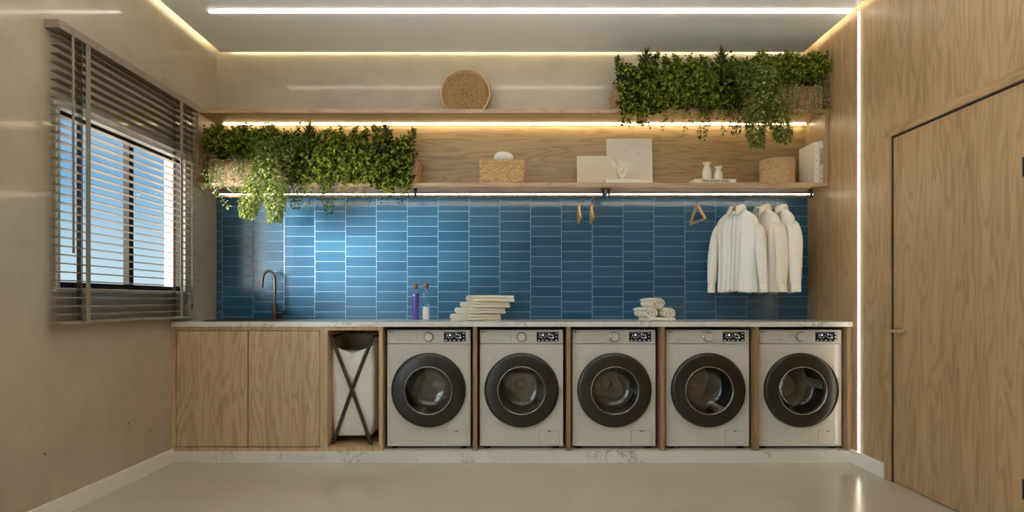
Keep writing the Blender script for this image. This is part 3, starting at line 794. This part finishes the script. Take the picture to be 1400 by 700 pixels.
hanger('empty wooden hanger on the rail just left of the shirts', 254 * K, 90)

def make_shirt(label, x, ang, mat, seed, length=.675, hw=.176):
    rg = random.Random(seed); ph = [rg.uniform(0, 6.28) for _ in range(8)]
    t = thing('shirt', label, 'shirt', (x, RY, RZ), -R(ang), 'shirts on the clothes rail')
    zt = -.112; zb = -.088 - length
    n = 72; rows = []
    prof = [(0.0, .055, .040), (.012, .072, .038), (.03, .105, .036), (.05, .140, .034), (.072, .170, .034), (.095, .187, .036), (.13, .193, .042), (.2, .178, .052), (.3, .172, .056), (.42, .174, .058), (.52, .180, .060), (.60, .184, .062), (.648, .186, .062)]
    for dz, w_, d_ in prof:
        f = dz / .648; z_ = zt - dz * (length - .024) / .648; ring = []
        for j in range(n):
            a = 2 * math.pi * j / n
            c, s_ = math.cos(a), math.sin(a)
            x_ = w_ * hw / .195 * (abs(c) ** .8) * (1 if c >= 0 else -1)
            amp = .033 * max(0, f - .10) ** .7 + .003
            fold = amp * (math.sin(x_ * 42 + ph[0] + (1.5 if s_ > 0 else 0)) * .6 + math.sin(x_ * 78 + ph[1] + f * 1.5) * .35 + .25 * math.sin(x_ * 19 + f * 6 + ph[2]))
            y_ = d_ * (abs(s_) ** .75) * (1 if s_ >= 0 else -1) + fold * abs(s_) ** .5
            zz = z_ + ((.010 * math.sin(x_ * 22 + ph[3]) + .012 * (x_ / .19) ** 2) if f > .97 else 0) - (.02 * max(0, -s_) * (1 - abs(c)) if f < .05 else 0)
            ring.append((x_, y_, zz))
        rows.append(ring)
    b = MB(); b.loft(rows); o = b.build('shirt_body', mat, t, True)
    md = o.modifiers.new('cloth_thickness', 'SOLIDIFY'); md.thickness = .003
    md = o.modifiers.new('smooth', 'SUBSURF'); md.levels = md.render_levels = 1
    for s in (-1, 1):
        cl = [(.148, 0, zt - .105), (.176, 0, zt - .118), (.203, 0, zt - .155), (.216, -.004, zt - .25), (.224, -.008, zt - .37), (.232, -.010, zt - .47), (.238, -.012, zt - .56), (.240, -.012, zt - .585), (.240, -.012, zt - .588), (.241, -.012, zt - .647)]
        rad = [(.022, .030), (.028, .042), (.032, .052), (.034, .056), (.034, .054), (.034, .050), (.031, .044), (.025, .036), (.027, .038), (.027, .038)]
        rings = []
        for i, ((cx_, cy_, cz_), (rx, ry)) in enumerate(zip(cl, rad)):
            f = i / 9; ring = []
            for j in range(28):
                a = 2 * math.pi * j / 28
                k = 1 + (.10 * math.sin(3 * a + ph[4] + cz_ * 14) + .07 * math.sin(5 * a + ph[5] - cz_ * 22)) * (1 if 1 < i < 7 else .2)
                tilt = (math.cos(a) * rx * s) * (.9 if i < 3 else 0)
                ring.append((s * cx_ * hw / .195 + rx * k * math.cos(a), cy_ + ry * k * math.sin(a), (cz_ - zt) * (length - .024) / .648 + zt - tilt))
            rings.append(ring)
        b = MB(); b.loft(rings[:8], cap0=True); sl = b.build('sleeve', mat, t, True)
        md = sl.modifiers.new('smooth', 'SUBSURF'); md.levels = md.render_levels = 1
        b = MB(); b.loft([rings[7], rings[8], rings[9], [((p[0] - s * cl[9][0] * hw / .195) * .86 + s * cl[9][0] * hw / .195, (p[1] + .012) * .86 - .012, p[2] + .004) for p in rings[9]]]); b.build('cuff', mat, sl, True, auto=50)
    # collar: stand + folded leaf, open at the front (-y)
    m_ = 40; st = [[], [], [], [], []]
    for j in range(m_ + 1):
        a = R(-90 + 14 + (360 - 28) * j / m_); fr = max(0, -math.sin(a)) ** 3
        c, s_ = math.cos(a), math.sin(a)
        st[0].append((.056 * c, .043 * s_, zt - .004 - .018 * fr)); st[1].append((.054 * c, .042 * s_, zt + .026 - .014 * fr))
        st[2].append((.058 * c, .047 * s_, zt + .030 - .014 * fr)); st[3].append((.066 * c * (1 + .15 * fr), .056 * s_, zt + .012 - .02 * fr))
        st[4].append((.074 * c * (1 + .75 * fr), .060 * s_ - .012 * fr, zt - .012 - .050 * fr))
    b = MB(); b.loft(st, False); o = b.build('collar', mat, t, True)
    md = o.modifiers.new('cloth_thickness', 'SOLIDIFY'); md.thickness = .003
    # placket follows the front of the body
    jf = n * 3 // 4; b = MB(); L0, R0 = [], []
    for ring in rows:
        a_, c_ = ring[jf - 2], ring[jf + 2]; y_ = min(p[1] for p in ring[jf - 3:jf + 4]) - .003
        L0.append((-.016, y_, ring[jf][2])); R0.append((.016, y_, ring[jf][2]))
    b.loft([L0, R0], False); o = b.build('placket', mat, t, True)
    md = o.modifiers.new('cloth_thickness', 'SOLIDIFY'); md.thickness = .0025
    for i in range(2, len(rows) - 1):
        if i in (3, 5, 6): continue
        b = MB(); b.lathe([(.0055, 0), (.0055, -.002), (.003, -.0025), (0, -.0022)], 12, (0, (L0[i][1]) - .001, L0[i][2]), 'Y'); b.build('button', M['ceramic'], t, True)
    return t
for lab, hl, px, ang, mt, sd in (
        ('ivory long sleeved collared shirt on a wooden hanger, front of the three', 'wooden hanger inside the front ivory shirt', 308, 50, 'shirt', 1),
        ('cream long sleeved shirt hanging between the other two shirts', 'wooden hanger inside the middle cream shirt', 343, 71, 'shirt_b', 2),
        ('pale long sleeved shirt hanging nearest the oak wall', 'wooden hanger inside the shirt nearest the oak wall', 366, 80, 'shirt_c', 3)):
    hanger(hl, px * K, ang, .140, .125, -.090)
    make_shirt(lab, px * K, ang, M[mt], sd)

# ------------------------------------------------------------------ things on the shelf
SB = 2.049; ST = 2.61
def perim(hx_, hy, r, n):
    base = rr(hx_, hy, r, 0, 8); P = [Vector((p[0], p[1])) for p in base]; P.append(P[0]); ls = [(P[i + 1] - P[i]).length for i in range(len(P) - 1)]; T = sum(ls); out = []
    for k in range(n):
        d_ = T * k / n; i = 0
        while d_ > ls[i] and i < len(ls) - 1: d_ -= ls[i]; i += 1
        p = P[i].lerp(P[i + 1], d_ / ls[i]); tg = (P[i + 1] - P[i]).normalized(); out.append((p, Vector((tg.y, -tg.x))))
    return out
def woven(mb, path, z0, z1, rows, nw, amp, taper=0.0, wall=.006):
    """basket wall: strands weave in and out of the stakes, alternating every row"""
    rings = []; n = len(path)
    for r_ in range(rows):
        for q_ in range(4):
            f = (r_ + q_ / 4) / rows; z = z0 + (z1 - z0) * f; bul = math.sin(math.pi * (q_ / 4 + .125)) * amp
            ring = []
            for k, (p, nn) in enumerate(path):
                w_ = math.sin(2 * math.pi * nw * k / n + math.pi * r_) * amp * .9
                d_ = bul * .8 + w_ - taper * (1 - f)
                ring.append((p.x + nn.x * d_, p.y + nn.y * d_, z))
            rings.append(ring)
    rings.append([(p.x, p.y, z1) for p, nn in path])
    rings.append([(p.x - nn.x * wall, p.y - nn.y * wall, z1) for p, nn in path])
    rings.append([(p.x - nn.x * wall, p.y - nn.y * wall, z0 + .005) for p, nn in path])
    mb.loft(rings, True, True, True)
# rectangular wicker box
t = thing('wicker_box', 'rectangular lidded rattan box on the lower shelf under the white bowl', 'basket', ((686.5 - 700) * 4.72 / F, 4.72, SB))
b = MB(); woven(b, perim(.166, .10, .015, 320), 0, .152, 10, 34, .0052); b.build('basket_body', M['wicker'], t, True)
b = MB(); woven(b, perim(.170, .104, .016, 320), .153, .178, 2, 34, .0045); b.build('lid', M['wicker'], t, True)
b = MB()
rings = []
for r_, z in ((1.0, 0), (1.0, .0)): pass
prof = []
def blob(hx_, hz, z0, prof):
    return [(r_ * hx_, z0 + z_ * hz) for r_, z_ in prof]
b.lathe(blob(.078, .078, 0, [(0, 0), (.55, 0), (.82, .10), (.97, .30), (1.0, .48), (.95, .68), (.80, .88), (.62, .99), (.56, .985), (.5, .90), (.42, .6), (0, .5)]), 40)
b.v = [(x + .012 * (z / .08) * (1 if True else 0), y * .9, z * (1 - .1 * x / .08)) for x, y, z in b.v]
tag(b.build('bowl', M['ceramic'], None, True, loc=((687.5 - 700) * 4.72 / F, 4.72, SB + .1785)), 'small rounded white ceramic bowl sitting on the rattan box', 'bowl')
# round tray leaning on the wall
rt = .200
t = thing('woven_tray', 'round woven rattan tray leaning on the wall on the top shelf', 'tray', ((636 - 700) * 4.79 / F, 4.80, ST), rot=(R(-6), 0, 0))
b = MB(); b.lathe([(rt - .010, .045), (rt, .040), (rt, -.006), (rt - .004, -.010), (rt - .008, -.009), (rt - .011, -.004), (rt - .016, .036)], 72, (0, 0, rt), 'Y'); b.build('rim', M['traywood'], t, True, auto=60)
b = MB(); rings = []; nr = 26; n = 180
for i in range(nr * 3 + 1):
    r_ = .001 + (rt - .014) * i / (nr * 3); row = i // 3
    rings.append([(r_ * math.cos(2 * math.pi * j / n), .034 - .0030 * math.sin(math.pi * (i % 3) / 3 + .3) - .0030 * math.sin(2 * math.pi * j * (12 + 2 * (row // 3) * 2) / n + math.pi * row), rt + r_ * math.sin(2 * math.pi * j / n)) for j in range(n)])
b.loft(rings); b.build('tray_weave', M['trayweave'], t, True)
# art panels
t = thing('art_panel', 'small beige plaster art panel with raised arch, leaning in front of the larger one', 'art panel', ((816.5 - 700) * 4.74 / F, 4.74, SB), rot=(R(-5), 0, 0))
w_, h_ = .157, .243
b = MB(); b.box(-w_, w_, 0, .018, 0, h_, .002); b.build('panel', M['plaster'], t)
b = MB()
def arch(r0, r1, cx_, cz, zb, n=24, y0=-.0045, y1=.001):
    o_, i_ = [], []
    for k in range(n + 1):
        a = R(180 * k / n); o_.append((cx_ + r1 * math.cos(a), cz + r1 * math.sin(a))); i_.append((cx_ + r0 * math.cos(a), cz + r0 * math.sin(a)))
    o_ = [(cx_ + r1, zb)] + o_ + [(cx_ - r1, zb)]; i_ = [(cx_ + r0, zb)] + i_ + [(cx_ - r0, zb)]
    b.loft([[(x, y1, z) for x, z in o_], [(x, y0, z) for x, z in o_], [(x, y0, z) for x, z in i_], [(x, y1, z) for x, z in i_]], False)
arch(.058, .098, -.055, .10, .004); arch(.001, .05, -.055, .085, .004, y0=-.003)
for k in range(5): b.box(-.10 + k * .022, -.092 + k * .022, -.0055, 0, .004, .075)
b.build('arch_relief', M['plaster'], t)
t = thing('art_panel', 'large ivory textured plaster art panel leaning on the shelf back', 'art panel', ((861 - 700) * 4.84 / F, 4.83, SB), rot=(R(-5), 0, 0))
b = MB(); b.box(-.183, .183, 0, .02, 0, .408, .002); b.build('panel', M['plaster_w'], t)
b = MB(); rg = random.Random(5)
for k in range(16):
    x, z = rg.uniform(-.12, .17), rg.uniform(.08, .30); p = [(x, -.0005, z)]
    for q_ in range(5): p.append((p[-1][0] + rg.uniform(-.012, .02), -.0005, p[-1][2] + rg.uniform(-.03, .03)))
    p = [(max(-.18, min(.18, a)), y, max(.01, min(.4, z))) for a, y, z in p]
    b.tube(p, .0016, 5)
b.build('plaster_ridges', M['plaster_w'], t, True)
def book(t, w, d, h, cov, th=.0028, axis='flat'):
    """flat book: spine on -y, cover boards and page block"""
    b = MB(); b.box(-w / 2, w / 2, 0, d, 0, th, .0006); b.box(-w / 2, w / 2, 0, d, h - th, h, .0006); b.box(-w / 2, w / 2, -.001, th, 0, h, .001); b.build('cover', cov, t)
    b = MB(); b.box(-w / 2 + .004, w / 2 - .004, th, d - .004, th, h - th); b.build('pages', M['pages'], t)
t = thing('book', 'pale blank book lying flat under the white coral in front of the art panels', 'book', ((854.5 - 700) * 4.64 / F, 4.635, SB), R(2))
book(t, .30, .088, .034, M['book_w'])
b = MB(); rg = random.Random(12)
def branch(p, d, L_, r_, lev):
    q_ = p + d * L_; mid = p.lerp(q_, .5) + Vector((rg.uniform(-1, 1), rg.uniform(-1, 1), rg.uniform(-1, 1))) * L_ * .08
    b.tube([p, mid, q_], [r_, r_ * .85, r_ * .7], 6)
    if lev == 0: return
    for k in range(2 + (rg.random() < .4)):
        nd = (d + Vector((rg.uniform(-.9, .9), rg.uniform(-.5, .5), rg.uniform(-.2, .5)))).normalized(); branch(q_, nd, L_ * rg.uniform(.6, .85), r_ * .7, lev - 1)
b.lathe([(.0, 0), (.028, 0), (.026, .006), (.012, .012), (.0, .014)], 18)
for k in range(6):
    a = k * 1.05; branch(Vector((0, 0, .008)), Vector((math.cos(a) * .6, math.sin(a) * .3, 1)).normalized(), .055, .0042, 3)
tag(b.build('coral', M['coral'], None, True, loc=((851 - 700) * 4.67 / F, 4.675, SB + .034)), 'white branching coral ornament standing on the pale flat book', 'coral ornament')
# book with vases
t = thing('book', 'ivory book lying flat under two small vases, lettering on its spine', 'book', ((978 - 700) * 4.63 / F, 4.625, SB), R(3))
book(t, .322, .22, .033, M['book_w'])
b = MB(); text_into(b, 'ONE GOOD DEED', .0245, Matrix.Translation((.0, -.0014, .0165)) @ Matrix.Rotation(R(90), 4, 'X') @ Matrix.Diagonal((1.06, 1, 1, 1))); b.build('spine_lettering', M['ink'], t)
for px, pr, lab in ((967.5, [(0, 0), (.029, 0), (.034, .01), (.036, .05), (.033, .085), (.024, .108), (.020, .118), (.024, .126), (.033, .136), (.034, .142), (.029, .143), (.018, .12), (0, .10)], 'taller cream bottle vase standing on the lettered flat book'),
                    (981.5, [(0, 0), (.026, 0), (.031, .008), (.033, .035), (.028, .062), (.019, .078), (.018, .083), (.024, .092), (.033, .103), (.032, .106), (.028, .104), (.016, .085), (0, .07)], 'shorter cream vase with a flared rim standing on the lettered flat book')):
    b = MB(); b.lathe(pr, 36); tag(b.build('vase', M['stone'], None, True, loc=((px - 700) * 4.69 / F, 4.69 + (.015 if px < 970 else -.01), SB + .033)), lab, 'vase', 'vases on the flat book')
# round seagrass basket
t = thing('round_basket', 'round woven seagrass basket on the shelf left of the upright books', 'basket', ((1062.5 - 700) * 4.76 / F, 4.76, SB))
b = MB(); cpath = [(Vector((.124 * math.cos(2 * math.pi * k / 288), .124 * math.sin(2 * math.pi * k / 288))), Vector((math.cos(2 * math.pi * k / 288), math.sin(2 * math.pi * k / 288)))) for k in range(288)]
woven(b, cpath, 0, .198, 13, 32, .0050, 0.004); b.build('basket_body', M['seagrass'], t, True)
b = MB(); b.lathe([(.128, .190), (.130, .198), (.127, .206), (.120, .207), (.117, .200), (.118, .190)], 60); b.build('rim', M['seagrass'], t, True)
# upright books
for i, (px0, px1, hh, cov, lab) in enumerate(((1113.2, 1119.6, .318, 'book_w', 'thick ivory book standing upright beside the round basket'), (1119.9, 1126.1, .326, 'book_g', 'upright pale book with large black lettering down its spine, against the shelf end'))):
    yf = 4.63; x0, x1 = (px0 - 700) * yf / F, (px1 - 700) * yf / F
    t = thing('book', lab, 'book', ((x0 + x1) / 2, yf, SB)); hw = (x1 - x0) / 2 - .0004; th = .003
    b = MB(); b.box(-hw, -hw + th, 0, .245, 0, hh, .0006); b.box(hw - th, hw, 0, .245, 0, hh, .0006); b.box(-hw, hw, -.001, th, 0, hh, .001); b.build('cover', M[cov], t)
    b = MB(); b.box(-hw + th, hw - th, th, .24, .003, hh - .004); b.build('pages', M['pages'], t)
    b = MB()
    rot = Matrix.Rotation(R(90), 4, 'X') @ Matrix.Rotation(R(-90), 4, 'Z')
    if i == 1:
        text_into(b, 'CHANEL', .030, Matrix.Translation((0, -.0014, hh * .62)) @ rot @ Matrix.Diagonal((1.12, 1, 1, 1)))
        b.box(-.0008, .0008, -.0016, -.001, .075, .125)
        for s in (-1, 1):
            pts = [(.0035 * s + .0065 * math.cos(R(a)) , -.0016, .035 + .0065 * math.sin(R(a))) for a in (range(45, 320, 25) if s > 0 else range(-135, 140, 25))]
            b.tube(pts, .0011, 5)
    else:
        for zz in (.055, .11, .17, .235): b.box(-.004, .004, -.0016, -.001, zz, zz + .004)
    b.build('spine_lettering', M['ink'], t)

# ------------------------------------------------------------------ planters
class Leaves(MB):
    raw = True
    def leaf(s, p, d, L_, W_, nrm=None, curl=.25):
        d = d.normalized(); n = nrm or Vector((RNG.uniform(-1, 1), RNG.uniform(-1, 1), RNG.uniform(-.2, 1)))
        sd = d.cross(n)
        if sd.length < 1e-3: sd = d.cross(Vector((1, 0, .3)))
        sd.normalize(); up = sd.cross(d)
        m1 = p + d * L_ * .5 + up * L_ * curl * .25; tip = p + d * L_ - up * L_ * curl * .4
        o = len(s.v)
        s.v += [tuple(p), tuple(m1 + sd * W_ / 2 + up * W_ * .18), tuple(m1), tuple(m1 - sd * W_ / 2 + up * W_ * .18), tuple(tip)]
        s.f += [(o, o + 2, o + 1), (o, o + 3, o + 2), (o + 2, o + 4, o + 1), (o + 2, o + 3, o + 4)]; s.mi += [s.m] * 4
def lx(px): return (px - 700) / 179.0 + 1.545
def lz(py): return EYE + (412 - py) / 179.0 - SB
U = RNG.uniform
def clampx(v): v.x = max(-.785, v.x); return v
def bush(t, mat, px0, px1, top, bot, n, size=.029, y0=-.20, y1=.10, seed=1):
    """mounded shrub: sprigs fill the volume, denser at the surface"""
    L = Leaves(); S = MB(); rg = random.Random(seed)
    x0, x1 = lx(px0), lx(px1); z1, z0 = lz(top), lz(bot)
    for k in range(int(n * .72)):
        fx = rg.random(); x = x0 + (x1 - x0) * fx
        hmp = .80 + .15 * math.sin(fx * 7 + seed) + .14 * math.sin(fx * 19 + seed * 2)
        a = rg.uniform(-.35, 1.05) * math.pi * .5; rad = rg.random() ** .35    # front (-pi/2 side) to top
        cz = z0 + (z1 - z0) * .45
        y = -math.cos(a) * (-y0) * rad * (1 if rg.random() < .8 else -.6) ; z = cz + math.sin(a) * ((z1 - cz) * hmp if a > 0 else (cz - z0)) * rad
        d = Vector((rg.uniform(-.6, .6), -math.cos(a) * .9 + rg.uniform(-.3, .3), math.sin(a) + rg.uniform(-.1, .6)))
        p = clampx(Vector((x, max(-.23, min(y1, y)), z))); d.normalize()
        L_ = rg.uniform(.02, .045)
        for q_ in range(4):
            f = q_ / 3; c = p + d * L_ * f
            for s_ in range(2 if q_ < 3 else 3):
                ang = rg.uniform(0, 6.28); pr = d.orthogonal().normalized(); pr = Matrix.Rotation(ang, 3, d) @ pr
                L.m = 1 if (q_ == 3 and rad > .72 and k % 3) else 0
                L.leaf(c, pr * .9 + d * (.5 if q_ < 3 else 1.1), size * rg.uniform(.75, 1.2), size * rg.uniform(.42, .58), d, rg.uniform(-.1, .5))
    L.v = [(max(-.80, x), y, z) for x, y, z in L.v]
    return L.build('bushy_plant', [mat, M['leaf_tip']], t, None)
def tail(t, mat, pts, rad, n, size, seed):
    """dense pendant of overlapping fleshy leaves round a hanging stem"""
    L = Leaves(); rg = random.Random(seed); P = [Vector(p) for p in pts]
    def at(f):
        g = f * (len(P) - 1); i = min(int(g), len(P) - 2); return P[i].lerp(P[i + 1], g - i), (P[i + 1] - P[i]).normalized()
    for k in range(n):
        f = rg.random(); c, tg = at(f); r_ = rad * (min(1, .55 + 1.6 * f) if f < .3 else 1) * (1 - .55 * max(0, f - .7) / .3) * rg.uniform(.5, 1.0)
        a = rg.uniform(0, 6.28); o_ = Vector((math.cos(a), math.sin(a) * .8, 0))
        L.leaf(c + o_ * r_ * .75, o_ * .8 + Vector((0, 0, rg.uniform(-.7, .35))), size * rg.uniform(.7, 1.2), size * rg.uniform(.5, .65), Vector((0, 0, 1)), .4)
    return L.build('trailing_plant', mat, t, None)
def vine(t, mat, pts, n, size, seed):
    rg = random.Random(seed); P = [Vector(p) for p in pts]; L = Leaves()
    Q = []
    for i in range(len(P) - 1):
        for k in range(4): Q.append(P[i].lerp(P[i + 1], k / 4) + Vector((rg.uniform(-.006, .006), rg.uniform(-.005, .003), 0)))
    Q.append(P[-1]); L.tube(Q, .0014, 4); L.mi = [1] * len(L.f)
    for k in range(n):
        f = (k + rg.random()) / n; g = f * (len(Q) - 1); i = min(int(g), len(Q) - 2); c = Q[i].lerp(Q[i + 1], g - i)
        d = Vector((rg.uniform(-1, 1), rg.uniform(-.9, .2), rg.uniform(-.9, .4))); st = c + d.normalized() * .008
        L.leaf(st, d, size * rg.uniform(.7, 1.2), size * rg.uniform(.6, .8), Vector((0, -.6, 1)), .3)
    return L.build('hanging_vine', [mat, M['stem']], t, None)
def make_planter():
    t = thing('planter', '', 'planter')
    b = MB(); x0, x1, y0, y1, h_, th = -.78, .815, -.125, .135, .185, .016
    b.box(x0, x1, y0, y0 + th, 0, h_, .0015); b.box(x0, x1, y1 - th, y1, 0, h_, .0015); b.box(x0, x0 + th, y0 + th, y1 - th, 0, h_, .0015); b.box(x1 - th, x1, y0 + th, y1 - th, 0, h_, .0015); b.box(x0 + th, x1 - th, y0 + th, y1 - th, 0, .012)
    b.build('planter_box', M['planter'], t)
    b = MB(); b.box(x0 + th, x1 - th, y0 + th, y1 - th, .012, .16); b.build('soil', M['soil'], t)
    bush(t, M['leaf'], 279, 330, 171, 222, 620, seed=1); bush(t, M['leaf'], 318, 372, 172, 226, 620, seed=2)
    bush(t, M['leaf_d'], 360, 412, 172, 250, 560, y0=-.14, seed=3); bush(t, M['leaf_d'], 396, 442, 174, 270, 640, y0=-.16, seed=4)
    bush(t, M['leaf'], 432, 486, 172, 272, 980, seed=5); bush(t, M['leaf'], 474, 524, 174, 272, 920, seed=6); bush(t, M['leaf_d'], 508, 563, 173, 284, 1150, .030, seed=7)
    Y = -.235
    tail(t, M['leaf_t'], [(lx(372), -.12, lz(206)), (lx(366), Y, lz(222)), (lx(360), Y - .01, lz(255)), (lx(350), Y, lz(280)), (lx(346), Y, lz(299))], .105, 1500, .036, 11)
    tail(t, M['leaf_t'], [(lx(376), -.13, lz(188)), (lx(372), Y - .02, lz(208)), (lx(380), Y - .03, lz(245)), (lx(385), Y - .02, lz(275)), (lx(384), Y - .02, lz(306))], .105, 1600, .036, 12)
    tail(t, M['leaf_t'], [(lx(398), -.10, lz(186)), (lx(396), Y + .02, lz(215)), (lx(392), Y, lz(260)), (lx(390), Y, lz(282))], .075, 600, .028, 13)
    tail(t, M['leaf_d'], [(lx(412), -.12, lz(220)), (lx(413), Y + .03, lz(240)), (lx(411), Y + .01, lz(265)), (lx(410), Y, lz(288))], .07, 380, .026, 14)
    tail(t, M['leaf_d'], [(lx(448), -.12, lz(225)), (lx(449), Y + .03, lz(245)), (lx(452), Y + .01, lz(264)), (lx(455), Y, lz(294))], .065, 300, .026, 15)
    rg = random.Random(77)
    for k in range(38):
        px = rg.uniform(281, 350) if k < 15 else rg.uniform(415, 560)
        top = rg.uniform(205, 225); bot = rg.uniform(244, 268) if k >= 6 else rg.uniform(255, 284)
        if k >= 15: top = rg.uniform(228, 240); bot = rg.uniform(258, 276) if k % 4 else rg.uniform(276, 291)
        dx = rg.uniform(-3, 9) if k < 15 else rg.uniform(-6, 6)
        xs = [max(-.78, lx(px + dx * f)) for f in (0, .3, .65, 1)]
        zs = [lz(top + (bot - top) * f) for f in (0, .3, .65, 1)]
        vine(t, M['leaf_l'] if k < 15 else M['leaf'], [(xs[0], -.16, zs[0]), (xs[1], -.195 - rg.uniform(0, .03), zs[1]), (xs[2], -.20 - rg.uniform(0, .03), zs[2]), (xs[3], -.20 - rg.uniform(0, .03), zs[3])], int(14 + (bot - top) * .42), .026 if k < 15 else .023, 100 + k)
    vine(t, M['leaf_l'], [(lx(298), -.16, lz(235)), (lx(303), -.22, lz(255)), (lx(312), -.23, lz(276)), (lx(322), -.23, lz(288))], 26, .026, 301)
    # fern fronds
    L = Leaves(); rg = random.Random(5)
    for k in range(9):
        a = rg.uniform(-2.6, -.5); base = Vector((lx(413), -.15, lz(192))); hd = Vector((math.cos(a) * .5, math.sin(a), 0)); prev = None
        for i in range(22):
            f = i / 21; c = base + hd * (.13 * f) + Vector((0, 0, .05 * math.sin(f * 2.2) - .17 * f * f))
            if prev is not None:
                tg = (c - prev).normalized(); sd = tg.cross(Vector((0, 0, 1))).normalized(); ln = .03 * math.sin(math.pi * (.12 + .86 * f)) + .006
                for s in (-1, 1): L.leaf(c, sd * s + tg * .6, ln, .007, Vector((0, 0, 1)), .2)
            prev = c
    L.build('fern', M['leaf_f'], t, None)
    for px, py in ((423, 190), (527, 190)):
        L = Leaves(); rg = random.Random(px)
        for k in range(34):
            a = rg.uniform(0, 6.28); e_ = rg.uniform(.15, 1.45); d = Vector((math.cos(a) * math.cos(e_), math.sin(a) * math.cos(e_) - .35, math.sin(e_)))
            L.leaf(Vector((lx(px), -.15, lz(py - 2))) + Vector((0, 0, .03 * k / 34)), d, rg.uniform(.085, .125), .011, Vector((0, 0, 1)), .18)
        L.build('spiky_plant', M['leaf_s'], t, None)
    return t
p0 = make_planter(); p0.location = (-1.545, 4.755, SB)
tag(p0, 'oak planter box of bright trailing greenery on the lower shelf near the window', 'planter')
p1 = dup(p0); p1.location = (1.60, 4.755, ST); p1.scale = (-1, 1, 1)
tag(p1, 'oak planter box of dark trailing greenery on top of the shelf near the ceiling', 'planter')

# ------------------------------------------------------------------ daylight
wd = bpy.data.worlds.new('daylight'); SC.world = wd; wd.use_nodes = True
nt = NT(wd.node_tree); wd.node_tree.nodes.clear()
dirv = nt.n('ShaderNodeTexCoord').outputs['Generated']
sx, sy, sz = nt.n('ShaderNodeSeparateXYZ', {0: dirv}).outputs
sky = nt.ramp(nt.math('ADD', nt.math('MULTIPLY', sz, 1.0), 0.0), [(0.0, (.62, .76, .80)), (.07, (.42, .62, .74)), (.16, (.20, .43, .66)), (.30, (.11, .30, .54)), (1.0, (.06, .18, .42))])
cl = nt.noise(nt.mapping(dirv, scale=(2, 2, 7)), 1.6, 5, .55, .4)
sky = nt.mix(nt.maprange(cl, .52, .78, 0, .5), sky, (.66, .76, .82))
sd = Vector((-.55, -.83, .10)).normalized()
dt = nt.n('ShaderNodeVectorMath', {0: dirv, 1: tuple(sd)}, operation='DOT_PRODUCT').outputs['Value']
glow = nt.math('POWER', nt.math('MAXIMUM', dt, 0.0), 6.0)
GLOW, GROUND, REAR = 4.0, 4.0, 2.0
gl = nt.mix(1.0, sky, (1.0, .97, .90)); 
c1 = nt.n('ShaderNodeVectorMath', {0: (1.0, .97, .92)}, operation='SCALE'); wd.node_tree.links.new(nt.math('MULTIPLY', glow, GLOW), c1.inputs['Scale'])
tot = nt.n('ShaderNodeVectorMath', {0: sky, 1: c1.outputs[0]}, operation='ADD').outputs[0]
rr_ = nt.math('MULTIPLY', nt.maprange(sy, -.1, -.6), REAR)
c2 = nt.n('ShaderNodeVectorMath', {0: (.95, .98, 1.0)}, operation='SCALE'); wd.node_tree.links.new(rr_, c2.inputs['Scale'])
tot = nt.n('ShaderNodeVectorMath', {0: tot, 1: c2.outputs[0]}, operation='ADD').outputs[0]
below = nt.maprange(sz, -.02, 0.0, 1.0, 0.0)
gs = nt.n('ShaderNodeVectorMath', {0: (.95, .96, .92)}, operation='SCALE'); gs.inputs['Scale'].default_value = GROUND
tot = nt.mix(below, tot, gs.outputs[0])
bg = nt.n('ShaderNodeBackground', {'Color': tot, 'Strength': 1.0}).outputs[0]
nt.n('ShaderNodeOutputWorld', {0: bg})
wd.cycles.sampling_method = 'MANUAL'; wd.cycles.sample_map_resolution = 1024

sun = bpy.data.lights.new('sun', 'SUN'); sun.energy = 28; sun.angle = R(28); sun.color = (1.0, .97, .92)
so = bpy.data.objects.new('sun', sun); COL.objects.link(so)
az, el = R(45), R(2)     # low hazy sun, front left, shining in between the slats
so.rotation_euler = Vector((math.sin(az) * math.cos(el), math.cos(az) * math.cos(el), -math.sin(el))).to_track_quat('-Z', 'Y').to_euler()
so.location = (-4, 2.4, 2)

# ------------------------------------------------------------------ camera and view
cam = bpy.data.cameras.new('camera'); co = bpy.data.objects.new('camera', cam); COL.objects.link(co)
co.location = (0, 0, EYE); co.rotation_euler = (R(90), 0, 0)
cam.sensor_width = 36; cam.lens = F / 1400 * 36; cam.shift_y = 62 / 1400; cam.clip_start = .05
SC.camera = co
vs = SC.view_settings
SC.display_settings.display_device = 'sRGB'
vs.view_transform = 'Standard'; vs.look = 'None'; vs.gamma = 1; vs.use_curve_mapping = False; vs.exposure = 0.2
cy = SC.cycles
cy.use_denoising = True; cy.max_bounces = 12; cy.diffuse_bounces = 5; cy.glossy_bounces = 5; cy.transparent_max_bounces = 16; cy.sample_clamp_indirect = 8
